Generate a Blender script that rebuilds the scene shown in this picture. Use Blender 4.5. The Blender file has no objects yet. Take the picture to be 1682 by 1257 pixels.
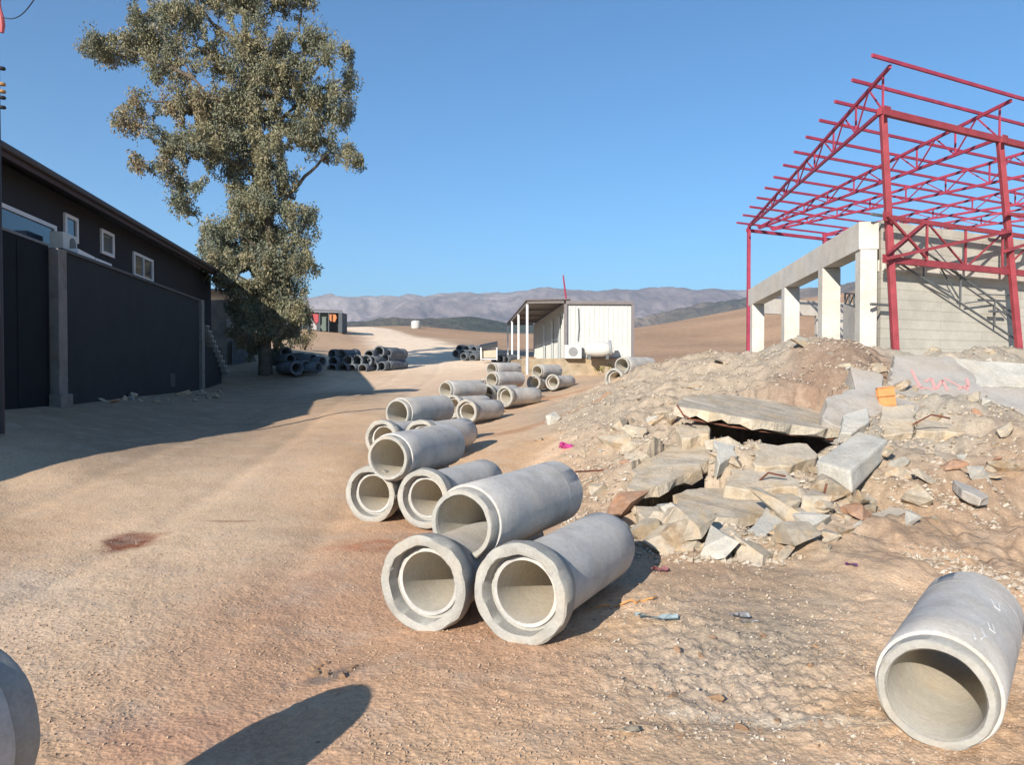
import bpy, bmesh, math, random
import numpy as np
from mathutils import Vector, Matrix, Euler
random.seed(7); rng = np.random.default_rng(7)
SC = bpy.context.scene; COL = SC.collection
R = math.radians
# ------------------------------------------------------------------ camera
F = 1250.0; CX = 841.0; CY = 628.5; HOR = 605.0; EYE = 1.6
PITCH = math.atan((CY - HOR) / F)
cam_d = bpy.data.cameras.new('camera'); cam = bpy.data.objects.new('camera', cam_d); COL.objects.link(cam)
cam_d.sensor_width = 36; cam_d.lens = F / 1682 * 36; cam_d.clip_start = 0.05; cam_d.clip_end = 30000
cam.location = (0, 0, EYE); cam.rotation_euler = (R(90) - PITCH, 0, 0)
SC.camera = cam
# ------------------------------------------------------------------ sky, sun, exposure
SUN_AZ = 27.0; SUN_EL = 24.0        # light travels towards azimuth SUN_AZ right of the view axis
w = bpy.data.worlds.new('World'); SC.world = w; w.use_nodes = True
nt = w.node_tree; bg = nt.nodes['Background']
sky = nt.nodes.new('ShaderNodeTexSky'); sky.sky_type = 'NISHITA'; sky.sun_disc = False
sky.sun_elevation = R(SUN_EL); sky.sun_rotation = R(180 + SUN_AZ)
sky.altitude = 600; sky.air_density = 1.0; sky.dust_density = 0.0; sky.ozone_density = 3.0
tn = nt.nodes.new('ShaderNodeMix'); tn.data_type = 'RGBA'; tn.blend_type = 'MULTIPLY'; tn.inputs['Factor'].default_value = 1; tn.inputs['B'].default_value = (.52, .90, 1.08, 1)
nt.links.new(sky.outputs[0], tn.inputs['A']); nt.links.new(tn.outputs['Result'], bg.inputs[0]); bg.inputs[1].default_value = 0.084
sl = bpy.data.lights.new('sun', 'SUN'); so = bpy.data.objects.new('sun', sl); COL.objects.link(so)
sl.energy = 5.0; sl.angle = R(0.5); sl.color = (1.0, 0.93, 0.83)
ldir = Vector((math.sin(R(SUN_AZ)) * math.cos(R(SUN_EL)), math.cos(R(SUN_AZ)) * math.cos(R(SUN_EL)), -math.sin(R(SUN_EL))))
so.rotation_euler = ldir.to_track_quat('-Z', 'Y').to_euler(); so.location = (-20, -20, 20)
SC.view_settings.view_transform = 'Standard'; SC.view_settings.look = 'None'
SC.view_settings.exposure = 0.86; SC.view_settings.gamma = 1

def W(px, py, d):
    """world point seen at photo pixel (px,py) at distance d along +Y"""
    x = (px - CX) / F; u = (CY - py) / F
    c, s = math.cos(PITCH), math.sin(PITCH)
    yy = c + u * s; zz = -s + u * c
    return Vector((x / yy * d, d, EYE + zz / yy * d))

# ------------------------------------------------------------------ noise
def _hash(i, j, seed):
    h = (i.astype(np.int64) * 374761393 + j.astype(np.int64) * 668265263 + seed * 1442695041) & 0xffffffff
    h = ((h ^ (h >> 13)) * 1274126177) & 0xffffffff
    return ((h ^ (h >> 16)) & 0xffff) / 65535.0
def vnoise(x, y, seed=0):
    i = np.floor(x); j = np.floor(y); fx = x - i; fy = y - j
    fx = fx * fx * (3 - 2 * fx); fy = fy * fy * (3 - 2 * fy)
    a = _hash(i, j, seed); b = _hash(i + 1, j, seed); c = _hash(i, j + 1, seed); d = _hash(i + 1, j + 1, seed)
    return (a * (1 - fx) + b * fx) * (1 - fy) + (c * (1 - fx) + d * fx) * fy - 0.5
def fbm(x, y, sc, octs=4, seed=0, gain=0.5):
    s = 0; a = 1.0; x = x / sc; y = y / sc
    for o in range(octs):
        s = s + a * vnoise(x + 17.3 * o, y - 9.1 * o, seed + o); x = x * 2.03; y = y * 2.03; a *= gain
    return s

# ------------------------------------------------------------------ terrain
# (px, py, distance) on the ground; zone = albedo triple
SO = (.56, .37, .225); SR = (.53, .32, .195); RD = (.64, .465, .32); RB = (.37, .295, .215); RG = (.33, .285, .225)
FB = (.36, .225, .145); DK = (.25, .175, .125); GR = (.09, .095, .07); SP = (.59, .42, .275); SH = (.32, .23, .155)  # SH: darker albedo where the house shadow falls, shade put into the colour
CP = [
 (-300,1257,3.07,SO),(0,1257,3.07,SO),(250,1257,3.07,SR),(480,1257,3.07,SR),(700,1257,3.07,SO),(1000,1257,3.07,SO),(1400,1257,3.07,SO),(1682,1257,3.07,SO),(2000,1257,3.07,SO),
 (0,1000,5.06,RD),(200,1000,5.06,SP),(420,1000,5.06,SR),(500,1030,4.8,SR),(620,900,6.8,SR),(560,1100,4.0,SR),(850,1067,4.33,SR),(1050,1000,5.1,SP),(1150,1100,4.04,RB),(1300,1050,4.5,RB),(1450,1000,5.1,SP),(1682,1000,5.1,SO),(1900,1000,5.1,SO),
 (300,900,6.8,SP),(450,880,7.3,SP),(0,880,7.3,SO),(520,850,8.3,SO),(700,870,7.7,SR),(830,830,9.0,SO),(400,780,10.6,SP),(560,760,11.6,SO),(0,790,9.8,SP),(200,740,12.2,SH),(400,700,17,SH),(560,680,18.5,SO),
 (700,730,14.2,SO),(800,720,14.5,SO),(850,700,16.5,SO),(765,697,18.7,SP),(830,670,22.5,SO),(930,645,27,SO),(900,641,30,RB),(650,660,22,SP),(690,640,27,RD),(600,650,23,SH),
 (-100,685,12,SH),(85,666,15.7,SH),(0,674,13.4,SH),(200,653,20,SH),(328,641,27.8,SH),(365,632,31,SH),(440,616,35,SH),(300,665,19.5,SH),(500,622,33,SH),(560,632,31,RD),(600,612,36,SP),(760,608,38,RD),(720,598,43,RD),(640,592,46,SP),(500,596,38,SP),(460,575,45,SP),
 (700,574,58,RD),(640,566,66,SP),(600,556,78,SP),(535,546,80,SP),(660,556,80,RD),(600,541,100,RD),(560,538,120,RD),(500,541,100,SP),(400,540,90,SP),(200,560,70,SP),
 (560,575,55,SP),(745,588,48,SP),(800,588,48,SP),(850,618,34,RD),(900,612,37,SO),(1000,612,37,SO),(780,560,80,RB),(830,568,80,FB),(720,552,100,FB),(650,536,140,FB),(700,540,150,FB),(830,551,150,FB),
 (1040,590,52,FB),(950,560,90,FB),(1040,541,150,FB),(1130,527,170,FB),(1230,512,190,FB),(1400,505,200,FB),(1682,495,200,FB),(1900,495,200,FB),(1130,570,70,FB),(1250,560,75,FB),
 # mound
 (1180,935,6.1,SO),(1300,905,6.5,SP),(1060,905,6.7,SO),(960,800,9.6,SO),(900,740,12.3,SP),(1450,880,7.0,SO),(1600,870,7.3,SO),(1682,850,7.9,SO),(1900,850,8,SO),
 (900,690,16,RB),(960,700,13.3,RB),(930,665,20,RB),(1000,640,18.5,RB),(1100,600,18,RB),(1180,582,18.5,RB),(1240,588,18,RG),(1080,660,14,RB),(1150,750,9.2,RB),(1050,760,9.3,RB),
 (1250,700,10.6,RB),(1180,650,13.5,RB),(1300,640,12.5,DK),(1340,600,13.0,DK),(1400,566,13.4,DK),(1440,578,13.6,DK),(1330,566,14.0,RG),(1480,588,14.2,RG),(1682,592,15.0,RG),(1900,592,16,RG),(1400,700,9.9,RG),
 (1550,720,9.8,RG),(1500,660,11,RG),(1630,660,11.6,RG),(1650,760,8.9,SO),(1550,800,8.2,SO),(1450,800,8.3,SP),(1300,850,7.2,RG),(1150,850,7.4,RB),(1080,820,8.3,RB),(1250,790,8.4,RB),(1380,820,7.9,RB),
 (1250,606,22,RG),(1300,596,26,RG),(1500,590,24,RG),(1700,592,24,RG),(1300,592,32,RG),(1600,591,32,RG),(1240,590,28,RG),(1150,592,26,RB),(1080,604,26,RB),(1100,592,34,FB),(1250,586,40,FB),(1500,580,42,FB),

 (1250,726,9.75,RB),(1170,708,9.7,RB),(1370,730,10.1,RB),(1060,824,8.1,RB),(1130,800,8.5,RB),(1180,862,7.35,RB),(1240,858,7.4,RB),
]
SM = (.34, .235, .155)
CP = [(a_, b_, c_, ((SM if q_ is SO else (.33, .24, .16)) if (a_ > 940 and 640 < b_ < 960 and q_ in (SO, SP)) else q_)) for a_, b_, c_, q_ in CP]
# slabs that bridge a hollow: front edge then back edge, with the depth of the hollow
VOIDS = [
 dict(pts=[(1108,662,9.75),(1150,678,9.72),(1200,685,9.7),(1255,689,9.75),(1320,698,9.9),(1380,711,10.1),(1388,690,11.4),(1330,668,12.2),(1250,655,12.3),(1180,650,12.0),(1120,650,10.9)], open=.34, th=.11, deep=.8),
 dict(pts=[(1030,800,8.15),(1046,814,8.0),(1095,792,8.2),(1140,772,8.5),(1178,745,9.2),(1175,722,10.0),(1110,724,9.9),(1045,768,8.9)], open=.22, th=.12, deep=.7),
 dict(pts=[(1118,842,7.35),(1180,850,7.25),(1240,851,7.3),(1300,838,7.5),(1314,812,8.35),(1240,803,8.5),(1150,800,8.5),(1105,815,8.1)], open=.16, th=.11, deep=.6),
]
def _prep(v):
    P = [W(*p) for p in v['pts']]; c = sum(P, Vector()) / len(P)
    n = Vector(np.linalg.svd(np.array([list(p - c) for p in P]))[2][2]); n = n if n.z > 0 else -n
    Q = [Vector((p.x, p.y, c.z - (n.x * (p.x - c.x) + n.y * (p.y - c.y)) / n.z)) for p in P]
    v['c'] = c; v['n'] = n; v['Q'] = Q
for v_ in VOIDS: _prep(v_)
def _inside(x, y, Q):
    r_ = np.zeros(x.shape, bool); n = len(Q)
    for i in range(n):
        a, b = Q[i], Q[(i + 1) % n]
        if a.y == b.y: continue
        cnd = ((a.y > y) != (b.y > y)) & (x < (b.x - a.x) * (y - a.y) / (b.y - a.y) + a.x); r_ ^= cnd
    return r_
def zw(px, py, d): return W(px, py, d)
_pts = []; _z = []; _c = []
for (px, py, d, c) in CP:
    p = W(px, py, d); r = math.hypot(p.x, p.y)
    _pts.append((math.atan2(p.x, p.y) * 2.2, math.log(r))); _z.append(p.z); _c.append(c)
for az, r, z, c in [(-60,3,0,SO),(-90,3,0,SO),(-120,3,0,SO),(180,3,0,SO),(-180,3,0,SO),(60,3,0,SO),(90,3,0,SO),(120,3,0,SO),(0,1.0,0,SO),(-60,.8,0,SO),(60,.8,0,SO),(-30,.8,0,SO),(30,.8,0,SO),
      (-60,12,.6,SO),(-90,12,.3,SO),(-60,30,1,SO),(60,12,.8,SO),(60,30,2,SO),(90,30,1,SO),(-90,30,0,SO),(180,30,-1,SO),(-180,30,-1,SO),(60,200,14,FB),(-60,200,4,FB),(-90,100,2,FB),
      (180,200,-2,FB),(-180,200,-2,FB),
      (-40,400,0,FB),(-20,400,0,FB),(0,400,-2,FB),(20,400,2,FB),(40,400,4,FB),(180,400,0,FB),(-180,400,0,FB),
      (-40,1000,-15,GR),(-20,1000,-15,GR),(0,1000,-15,GR),(20,1000,-15,GR),(40,1000,-15,GR),(180,1000,-5,GR),(-180,1000,-5,GR),
      (-40,9000,-15,GR),(0,9000,-15,GR),(40,9000,-15,GR),(180,9000,0,GR),(-180,9000,0,GR),(0,.5,0,SO),(180,.6,0,SO),(-180,.6,0,SO)]:
    _pts.append((R(az) * 2.2, math.log(r))); _z.append(z); _c.append(c)
_pts = np.array(_pts); _z = np.array(_z); _c = np.array(_c)
def _ker(q):
    d = np.sqrt(((q[:, None, :] - _pts[None]) ** 2).sum(-1) + 0.0009); return d
_K = _ker(_pts) ; _K = _K + np.eye(len(_pts)) * 1e-3
_Wz = np.linalg.solve(_K, _z - _z.mean()); _Wc = np.linalg.solve(_K, _c - _c.mean(0))
ROADL = [(W(a_, b_, d_).x, d_) for a_, b_, d_ in ((740,606,38),(712,588,50),(690,571,60),(655,556,80),(610,542,100),(560,537,122))]
def terr(x, y):
    x = np.atleast_1d(np.asarray(x, float)); y = np.atleast_1d(np.asarray(y, float)); sh = x.shape
    x = x.ravel(); y = y.ravel(); r = np.maximum(np.hypot(x, y), .3)
    q = np.stack([np.arctan2(x, y) * 2.2, np.log(r)], -1)
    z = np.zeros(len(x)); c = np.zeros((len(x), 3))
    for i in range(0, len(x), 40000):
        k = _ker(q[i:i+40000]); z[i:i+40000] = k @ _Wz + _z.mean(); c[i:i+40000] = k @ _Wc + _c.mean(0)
    # rubble roughness mask on the mound
    azd = np.degrees(np.arctan2(x, y))
    m = np.clip((azd - 2) / 6, 0, 1) * np.clip((r - 5.8) / 2.0, 0, 1) * np.clip((27 - r) / 4, 0, 1)
    m2 = np.clip((azd - 4) / 5, 0, 1) * np.clip((r - 3.0) / .8, 0, 1) * np.clip((6.5 - r) / .8, 0, 1)
    near = np.clip((60 - r) / 30, 0, 1)
    rough = .38 + .62 * np.clip((azd + 8) / 14, 0, 1)
    z = z + near * (fbm(x, y, 3.1, 3, 3) * .05 + fbm(x, y, .45, 4, 11, .6) * .024 * rough)
    z = z + near * np.maximum(fbm(x, y, .085, 2, 31), 0.05) * .016 * rough
    # faint wheel tracks along the road
    for off_ in (-3.6, -1.9, -5.4):
        tx = off_ - .06 * (y - 4) + .25 * np.sin(y * .21); z = z - near * .022 * np.exp(-((x - tx) / .17) ** 2) * np.clip((y - 2.5) / 2, 0, 1) * (np.abs(azd) < 60)
    z = z + np.clip((9 - r) / 3, 0, 1) * (fbm(x, y, .05, 3, 61, .7) * .004 + np.maximum(fbm(x, y, .022, 2, 67), .1) * .004)
    # crusty trampled ground in front of the heap
    m3 = np.exp(-(((x - 1.25) / .75) ** 2 + ((y - 4.1) / .75) ** 2)); z = z + m3 * (np.abs(fbm(x, y, .13, 5, 51, .68)) * .055 - .012)
    z = z + m * (fbm(x, y, 1.3, 5, 21, .62) * .30 + np.abs(fbm(x, y, .6, 4, 27, .6)) * .16)
    z = z + m2 * (np.abs(fbm(x, y, .30, 4, 41, .6)) * .035)
    # wheel rut / washed gully at the roadside
    gx = -0.95 + (y - 3.0) * .02
    z = z - .05 * np.exp(-((x + .9 - .17 * (y - 5)) / .35) ** 2) * np.clip((y - 2) / 1, 0, 1) * np.clip((9 - y) / 3, 0, 1)
    for v in VOIDS:
        c_ = v['c']; n = v['n']; Q = [(q + Vector((0, -v['open'], 0)) if q.y < c_.y - .2 else q.lerp(c_, .05)) for q in v['Q']]
        ins = _inside(x, y, Q); zs = c_.z - (n.x * (x - c_.x) + n.y * (y - c_.y)) / n.z
        near_ = _inside(x, y, [c_.lerp(q, 1.06) for q in v['Q']])
        z = np.where(near_, np.minimum(z, zs - v['th'] * .6), z); z = np.where(ins, np.minimum(z, zs - v['deep']), z)
    rp = ROADL; best = np.full(len(x), 1e9)
    for (x0, y0), (x1, y1) in zip(rp[:-1], rp[1:]):
        t = np.clip(((x - x0) * (x1 - x0) + (y - y0) * (y1 - y0)) / ((x1 - x0) ** 2 + (y1 - y0) ** 2), 0, 1)
        best = np.minimum(best, np.hypot(x - x0 - t * (x1 - x0), y - y0 - t * (y1 - y0)) - (2.6 + .0 * t))
    wr = np.clip((1.6 - best - fbm(x, y, 2.5, 3, 91) * 2.2) / 1.6, 0, 1) * np.clip((y - 33) / 8, 0, 1)
    fld = np.clip((y - 42) / 10, 0, 1) * np.clip((best - .5) / 2, 0, 1) * np.clip((320 - r) / 100, 0, 1)
    fc = np.array((.38, .24, .145)) * (1 + .35 * fbm(x, y, 9, 4, 92))[:, None]
    c = c * (1 - fld[:, None] * .75) + fc * fld[:, None] * .75
    c = c * (1 - wr[:, None]) + np.array((.80, .62, .45)) * wr[:, None]
    return z.reshape(sh), np.clip(c, .02, .8), m
def gz(x, y): return float(terr([x], [y])[0][0])

def new_mesh(name, verts, faces, mat=None, smooth=True):
    me = bpy.data.meshes.new(name)
    verts = np.asarray(verts, np.float32); faces = np.asarray(faces, np.int32)
    n = faces.shape[1]
    me.vertices.add(len(verts)); me.vertices.foreach_set('co', verts.ravel())
    me.loops.add(faces.size); me.loops.foreach_set('vertex_index', faces.ravel())
    me.polygons.add(len(faces)); me.polygons.foreach_set('loop_start', np.arange(0, faces.size, n, dtype=np.int32))
    me.polygons.foreach_set('loop_total', np.full(len(faces), n, np.int32))
    me.polygons.foreach_set('use_smooth', np.full(len(faces), smooth))
    me.update(calc_edges=True); me.validate()
    if mat: me.materials.append(mat)
    return me
def link(name, me, parent=None, loc=None):
    o = bpy.data.objects.new(name, me); COL.objects.link(o)
    if parent: o.parent = parent
    if loc is not None: o.location = loc
    return o
def tag(o, label=None, cat=None, group=None, kind=None):
    if label: o['label'] = label
    if cat: o['category'] = cat
    if group: o['group'] = group
    if kind: o['kind'] = kind
    return o
def thing(name, label, cat, loc=(0, 0, 0), rz=0, group=None):
    o = bpy.data.objects.new(name, None); COL.objects.link(o); o.location = loc; o.rotation_euler = (0, 0, rz)
    o.empty_display_size = .2
    return tag(o, label, cat, group)

# ------------------------------------------------------------------ materials
class M:
    def __init__(s, name, rough=.85, spec=.3):
        s.m = bpy.data.materials.new(name); s.m.use_nodes = True; s.t = s.m.node_tree; s.b = s.t.nodes['Principled BSDF']
        s.b.inputs['Roughness'].default_value = rough; s.b.inputs['Specular IOR Level'].default_value = spec
        s.bumpn = None; s._tc = None
    def tc(s, kind='Object'):
        if not s._tc: s._tc = s.t.nodes.new('ShaderNodeTexCoord')
        return s._tc.outputs[kind]
    def noise(s, scale, det=5, rough=.6, kind='Object', dist=0, vec=None):
        n = s.t.nodes.new('ShaderNodeTexNoise'); n.inputs['Scale'].default_value = scale; n.inputs['Detail'].default_value = det
        n.inputs['Roughness'].default_value = rough; n.inputs['Distortion'].default_value = dist
        s.t.links.new(vec or s.tc(kind), n.inputs['Vector']); return n.outputs[0]
    def voro(s, scale, feat='F1', kind='Object', out=0, rnd=1):
        n = s.t.nodes.new('ShaderNodeTexVoronoi'); n.feature = feat; n.inputs['Scale'].default_value = scale; n.inputs['Randomness'].default_value = rnd
        s.t.links.new(s.tc(kind), n.inputs['Vector']); return n.outputs[out]
    def ramp(s, fac, stops):
        n = s.t.nodes.new('ShaderNodeValToRGB'); e = n.color_ramp.elements
        while len(e) < len(stops): e.new(.5)
        for el, (p, c) in zip(e, stops):
            el.position = p; el.color = (*c, 1) if isinstance(c, tuple) else (c, c, c, 1)
        s.t.links.new(fac, n.inputs[0]); return n.outputs[0]
    def mix(s, a, b, fac=.5, mode='MIX'):
        n = s.t.nodes.new('ShaderNodeMix'); n.data_type = 'RGBA'; n.blend_type = mode
        for sock, v in ((n.inputs['Factor'], fac), (n.inputs['A'], a), (n.inputs['B'], b)):
            if hasattr(v, 'is_output') or isinstance(v, bpy.types.NodeSocket): s.t.links.new(v, sock)
            elif isinstance(v, tuple): sock.default_value = (*v, 1)
            else: sock.default_value = v
        return n.outputs['Result']
    def color(s, c):
        if isinstance(c, tuple): s.b.inputs['Base Color'].default_value = (*c, 1)
        else: s.t.links.new(c, s.b.inputs['Base Color'])
        return s
    def bump(s, h, strength=.5, dist=.02):
        n = s.t.nodes.new('ShaderNodeBump'); n.inputs['Strength'].default_value = strength; n.inputs['Distance'].default_value = dist
        s.t.links.new(h, n.inputs['Height'])
        if s.bumpn: s.t.links.new(s.bumpn, n.inputs['Normal'])
        s.bumpn = n.outputs[0]; s.t.links.new(s.bumpn, s.b.inputs['Normal']); return s
def attr(m, name):
    n = m.t.nodes.new('ShaderNodeAttribute'); n.attribute_name = name; return n.outputs['Color']

mg = M('earth', .95, .15)
a = attr(mg, 'tint')
n1 = mg.ramp(mg.noise(1.1, 8, .65), [(.3, .90), (.7, 1.13)])
n2 = mg.ramp(mg.noise(26, 6, .75), [(.3, .78), (.5, 1.03), (.72, 1.30)])
n3 = mg.ramp(mg.voro(55, out=1), [(.0, .80), (.5, 1.0), (1, 1.22)])
n4 = mg.ramp(mg.noise(90, 3, .7), [(.34, .62), (.45, 1.0), (.62, 1.0), (.72, 1.3)])
c = mg.mix(a, n1, 1.0, 'MULTIPLY'); c = mg.mix(c, n2, .8, 'MULTIPLY'); c = mg.mix(c, n3, .55, 'MULTIPLY'); c = mg.mix(c, n4, .6, 'MULTIPLY')
c = mg.mix(c, mg.mix(c, (.56, .44, .33), .5), mg.ramp(mg.noise(2.4, 7, .7), [(.5, 0), (.66, .8)]))
mg.color(c)
mg.bump(mg.noise(14, 9, .75), .38, .02); mg.bump(mg.voro(42), .35, .012); mg.bump(mg.noise(120, 3, .7), .5, .006)
EARTH = mg.m

def concrete(name, base, var=.25, dark=.7, bumpd=.01, scale=3, warm=(1.0, .9, .78)):
    m = M(name, .88, .2)
    b = tuple(base)
    lo = tuple(x * dark for x in b); hi = tuple(min(1, x * (1 + var)) for x in b)
    c = m.ramp(m.noise(scale, 8, .7), [(.3, lo), (.5, b), (.72, hi)])
    c = m.mix(c, m.ramp(m.noise(scale * 14, 5, .75), [(.3, .82), (.7, 1.12)]), .8, 'MULTIPLY')
    c = m.mix(c, m.mix(c, warm, 1, 'MULTIPLY'), m.ramp(m.noise(scale * .6, 4, .6, dist=.5), [(.45, 0), (.65, .8)]))
    m.color(c); m.bump(m.noise(scale * 9, 8, .7), .6, bumpd); return m
m = concrete('pipe_concrete', (.48, .46, .43), .20, .72, .004, 3.2, (1, .93, .84))
m.bump(m.noise(150, 2, .5), .3, .002)
# small pits on the cast surface
c0 = m.b.inputs['Base Color'].links[0].from_socket
pits = m.ramp(m.noise(60, 3, .6), [(.26, .55), (.33, 1.0)])
m.color(m.mix(c0, pits, .6, 'MULTIPLY')); PIPE = m.m
PIPE_IN = concrete('pipe_bore_concrete', (.56, .52, .44), .12, .86, .003, 2.6).m
PIPE_EDGE = concrete('pipe_edge_concrete', (.35, .335, .30), .18, .78, .006, 5).m
PIPE_FAR = concrete('shaded_pipe_concrete', (.15, .165, .18), .25, .7, .004, 2.5, (.95, .95, .95)).m  # dark bluish concrete with the shade of the far piles in its colour
RUB = concrete('rubble_concrete', (.50, .43, .335), .28, .66, .05, 2.6, (1.0, .86, .68)).m
RUBW = concrete('pale_rubble_concrete', (.50, .475, .42), .2, .72, .04, 2.4, (1, .93, .84)).m
SLABM = concrete('slab_concrete', (.40, .37, .33), .2, .72, .02, 1.8, (1, .92, .83)).m
FRAMEC = concrete('cast_frame_concrete', (.55, .515, .46), .15, .8, .006, 1.4, (1, .95, .88)).m
DIRTY = concrete('dirty_concrete', (.34, .28, .20), .3, .6, .02, 2.0).m
STONE = concrete('limestone', (.44, .37, .28), .4, .6, .03, 3.5, (1, .8, .6)).m
PINKST = concrete('reddish_stone', (.40, .25, .17), .3, .65, .03, 3.5, (1, .8, .6)).m
def paint(name, col, rough=.5, var=.15, sc=4, spec=.4, metal=0):
    m = M(name, rough, spec); m.b.inputs['Metallic'].default_value = metal
    m.color(m.ramp(m.noise(sc, 6, .65), [(.3, tuple(x * (1 - var) for x in col)), (.7, tuple(min(1, x * (1 + var)) for x in col))]))
    m.bump(m.noise(sc * 12, 3), .15, .003); return m.m
REDP = paint('red_oxide_primer', (.30, .036, .07), .6, .25, 3)
REDO = paint('orange_red_primer', (.27, .042, .052), .6, .25, 3)
GREYST = paint('dark_grey_shadow', (.11, .115, .115), .6, .2, 5)
WHITEP = paint('white_panel', (.50, .50, .47), .5, .06, 2)
WHITEF = paint('white_frame', (.66, .66, .66), .5, .08, 2)
DWALL = paint('charcoal_render', (.026, .029, .032), .85, .14, 1.2, .2)
DHOUSE = paint('charcoal_house_render', (.028, .028, .032), .85, .14, 1.0, .2)
GATEM = paint('black_sheet_gate', (.010, .013, .016), .8, .2, 2, .1)
ROOFM = paint('dark_roof_sheet', (.06, .055, .06), .5, .2, 2)
WOODB = paint('brown_fascia', (.05, .03, .028), .7, .2, 3)
BLACKM = paint('black_metal', (.02, .022, .028), .5, .2, 3)
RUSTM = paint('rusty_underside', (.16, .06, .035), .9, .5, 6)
PLASTER = paint('worn_plaster', (.33, .30, .28), .9, .3, 1.6, .2)
m = M('window_glass', .08, .6); m.color((.03, .045, .075)); GLASS = m.m
TRUNKM = concrete('bark', (.12, .10, .08), .5, .5, .03, 4).m
def leafmat(name, cols):
    m = M(name, .6, .35); a = attr(m, 'leaf'); m.color(a)
    tr = m.t.nodes.new('ShaderNodeBsdfTranslucent'); mx = m.t.nodes.new('ShaderNodeMixShader'); mx.inputs[0].default_value = .22
    m.t.links.new(a, tr.inputs[0]); m.t.links.new(m.b.outputs[0], mx.inputs[1]); m.t.links.new(tr.outputs[0], mx.inputs[2])
    m.t.links.new(mx.outputs[0], m.t.nodes['Material Output'].inputs[0]); return m.m
LEAF = leafmat('eucalyptus_leaf', None)
def plain(name, col, rough=.7): return paint(name, col, rough, .12, 8)

# ------------------------------------------------------------------ ground sheet
def build_ground():
    rr = [.45]
    while rr[-1] < 28: rr.append(rr[-1] * 1.0062)
    while rr[-1] < 300: rr.append(rr[-1] * 1.012)
    while rr[-1] < 11000: rr.append(rr[-1] * 1.06)
    rr = np.array(rr)
    az = np.concatenate([np.linspace(-180, -46, 48, endpoint=False), np.linspace(-46, 46, 820, endpoint=False), np.linspace(46, 180, 48, endpoint=False)])
    A, Rr = np.meshgrid(np.radians(az), rr, indexing='xy')
    x = Rr * np.sin(A); y = Rr * np.cos(A)
    z, c, mm = terr(x, y)
    nr, na = x.shape
    # colour modulation: stones, dirt patches with shapes of their own
    xf = x.ravel(); yf = y.ravel()
    def patch(px, py, d, rx, ry, col, ang=0, k=1.0, amp=.6):
        p = W(px, py, d); dx = xf - p.x; dy = yf - p.y; ca, sa = math.cos(ang), math.sin(ang)
        u = (dx * ca + dy * sa) / rx; v = (-dx * sa + dy * ca) / ry
        q = np.sqrt(u * u + v * v) + fbm(xf, yf, max(.12, min(rx, ry) * .8), 4, 77) * amp
        wgt = np.clip((1.1 - q) / .5, 0, 1) * k
        c[:] = c * (1 - wgt[:, None]) + np.array(col) * wgt[:, None]
    patch(215, 884, 7.15, .30, .36, (.22, .075, .04), 0, .95)
    patch(200, 888, 7.1, .20, .10, (.12, .045, .03), 0, .8)
    patch(600, 893, 6.9, .42, .30, (.44, .20, .105), 0, .9)
    patch(375, 858, 7.9, .28, .06, (.32, .19, .12), 0, .8)
    patch(540, 1110, 4.0, .22, .10, (.20, .15, .12), .6, .9)
    patch(310, 1215, 3.3, .5, .22, (.44, .25, .16), 0, .7)
    patch(500, 960, 5.6, .25, .8, (.44, .27, .18), -.1, .6)
    patch(900, 680, 15.5, 1.6, .5, (.42, .22, .11), .5, .7)
    patch(930, 638, 25, 2.2, 1.2, (.42, .20, .10), .2, .8)
    patch(860, 730, 12.5, .6, 1.8, (.46, .28, .15), -.3, .6)
    patch(1320, 1195, 3.45, .55, .07, (.60, .50, .37), 0, .8)
    patch(1180, 1185, 3.5, .35, .05, (.58, .47, .35), 0, .7)
    patch(1150, 1100, 4.0, .45, .5, (.52, .40, .29), 0, .6, 1.2)
    patch(1000, 1040, 4.7, .3, .3, (.52, .34, .19), 0, .5, 1.2)
    patch(50, 970, 5.5, .7, .7, (.56, .43, .31), 0, .7, 1.0)
    patch(1370, 610, 13.3, 1.1, 1.0, (.25, .175, .125), 0, .8, 1.0)
    patch(980, 605, 38, 3, 1.6, (.22, .20, .07), 0, .8, 1.0)
    patch(1500, 1170, 3.6, .5, .25, (.46, .30, .17), 0, .5)
    idx = np.arange(nr * na).reshape(nr, na)
    i0 = idx[:-1, :]; i1 = idx[1:, :]
    f = np.stack([i0, np.roll(i0, -1, 1), np.roll(i1, -1, 1), i1], -1).reshape(-1, 4)
    v = np.stack([xf, yf, z.ravel()], -1)
    # close centre
    v = np.concatenate([v, [[0, 0, float(z[0].mean())]]]); k = len(v) - 1
    c2 = np.concatenate([c, [SO]])
    tri = np.stack([idx[0], idx[0], np.roll(idx[0], -1), np.full(na, k)], -1)
    me = new_mesh('ground', v, f, EARTH)
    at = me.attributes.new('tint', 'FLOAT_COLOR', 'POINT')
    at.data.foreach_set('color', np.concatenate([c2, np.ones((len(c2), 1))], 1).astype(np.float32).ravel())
    o = link('ground', me); tag(o, kind='structure'); return o
build_ground()

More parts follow.
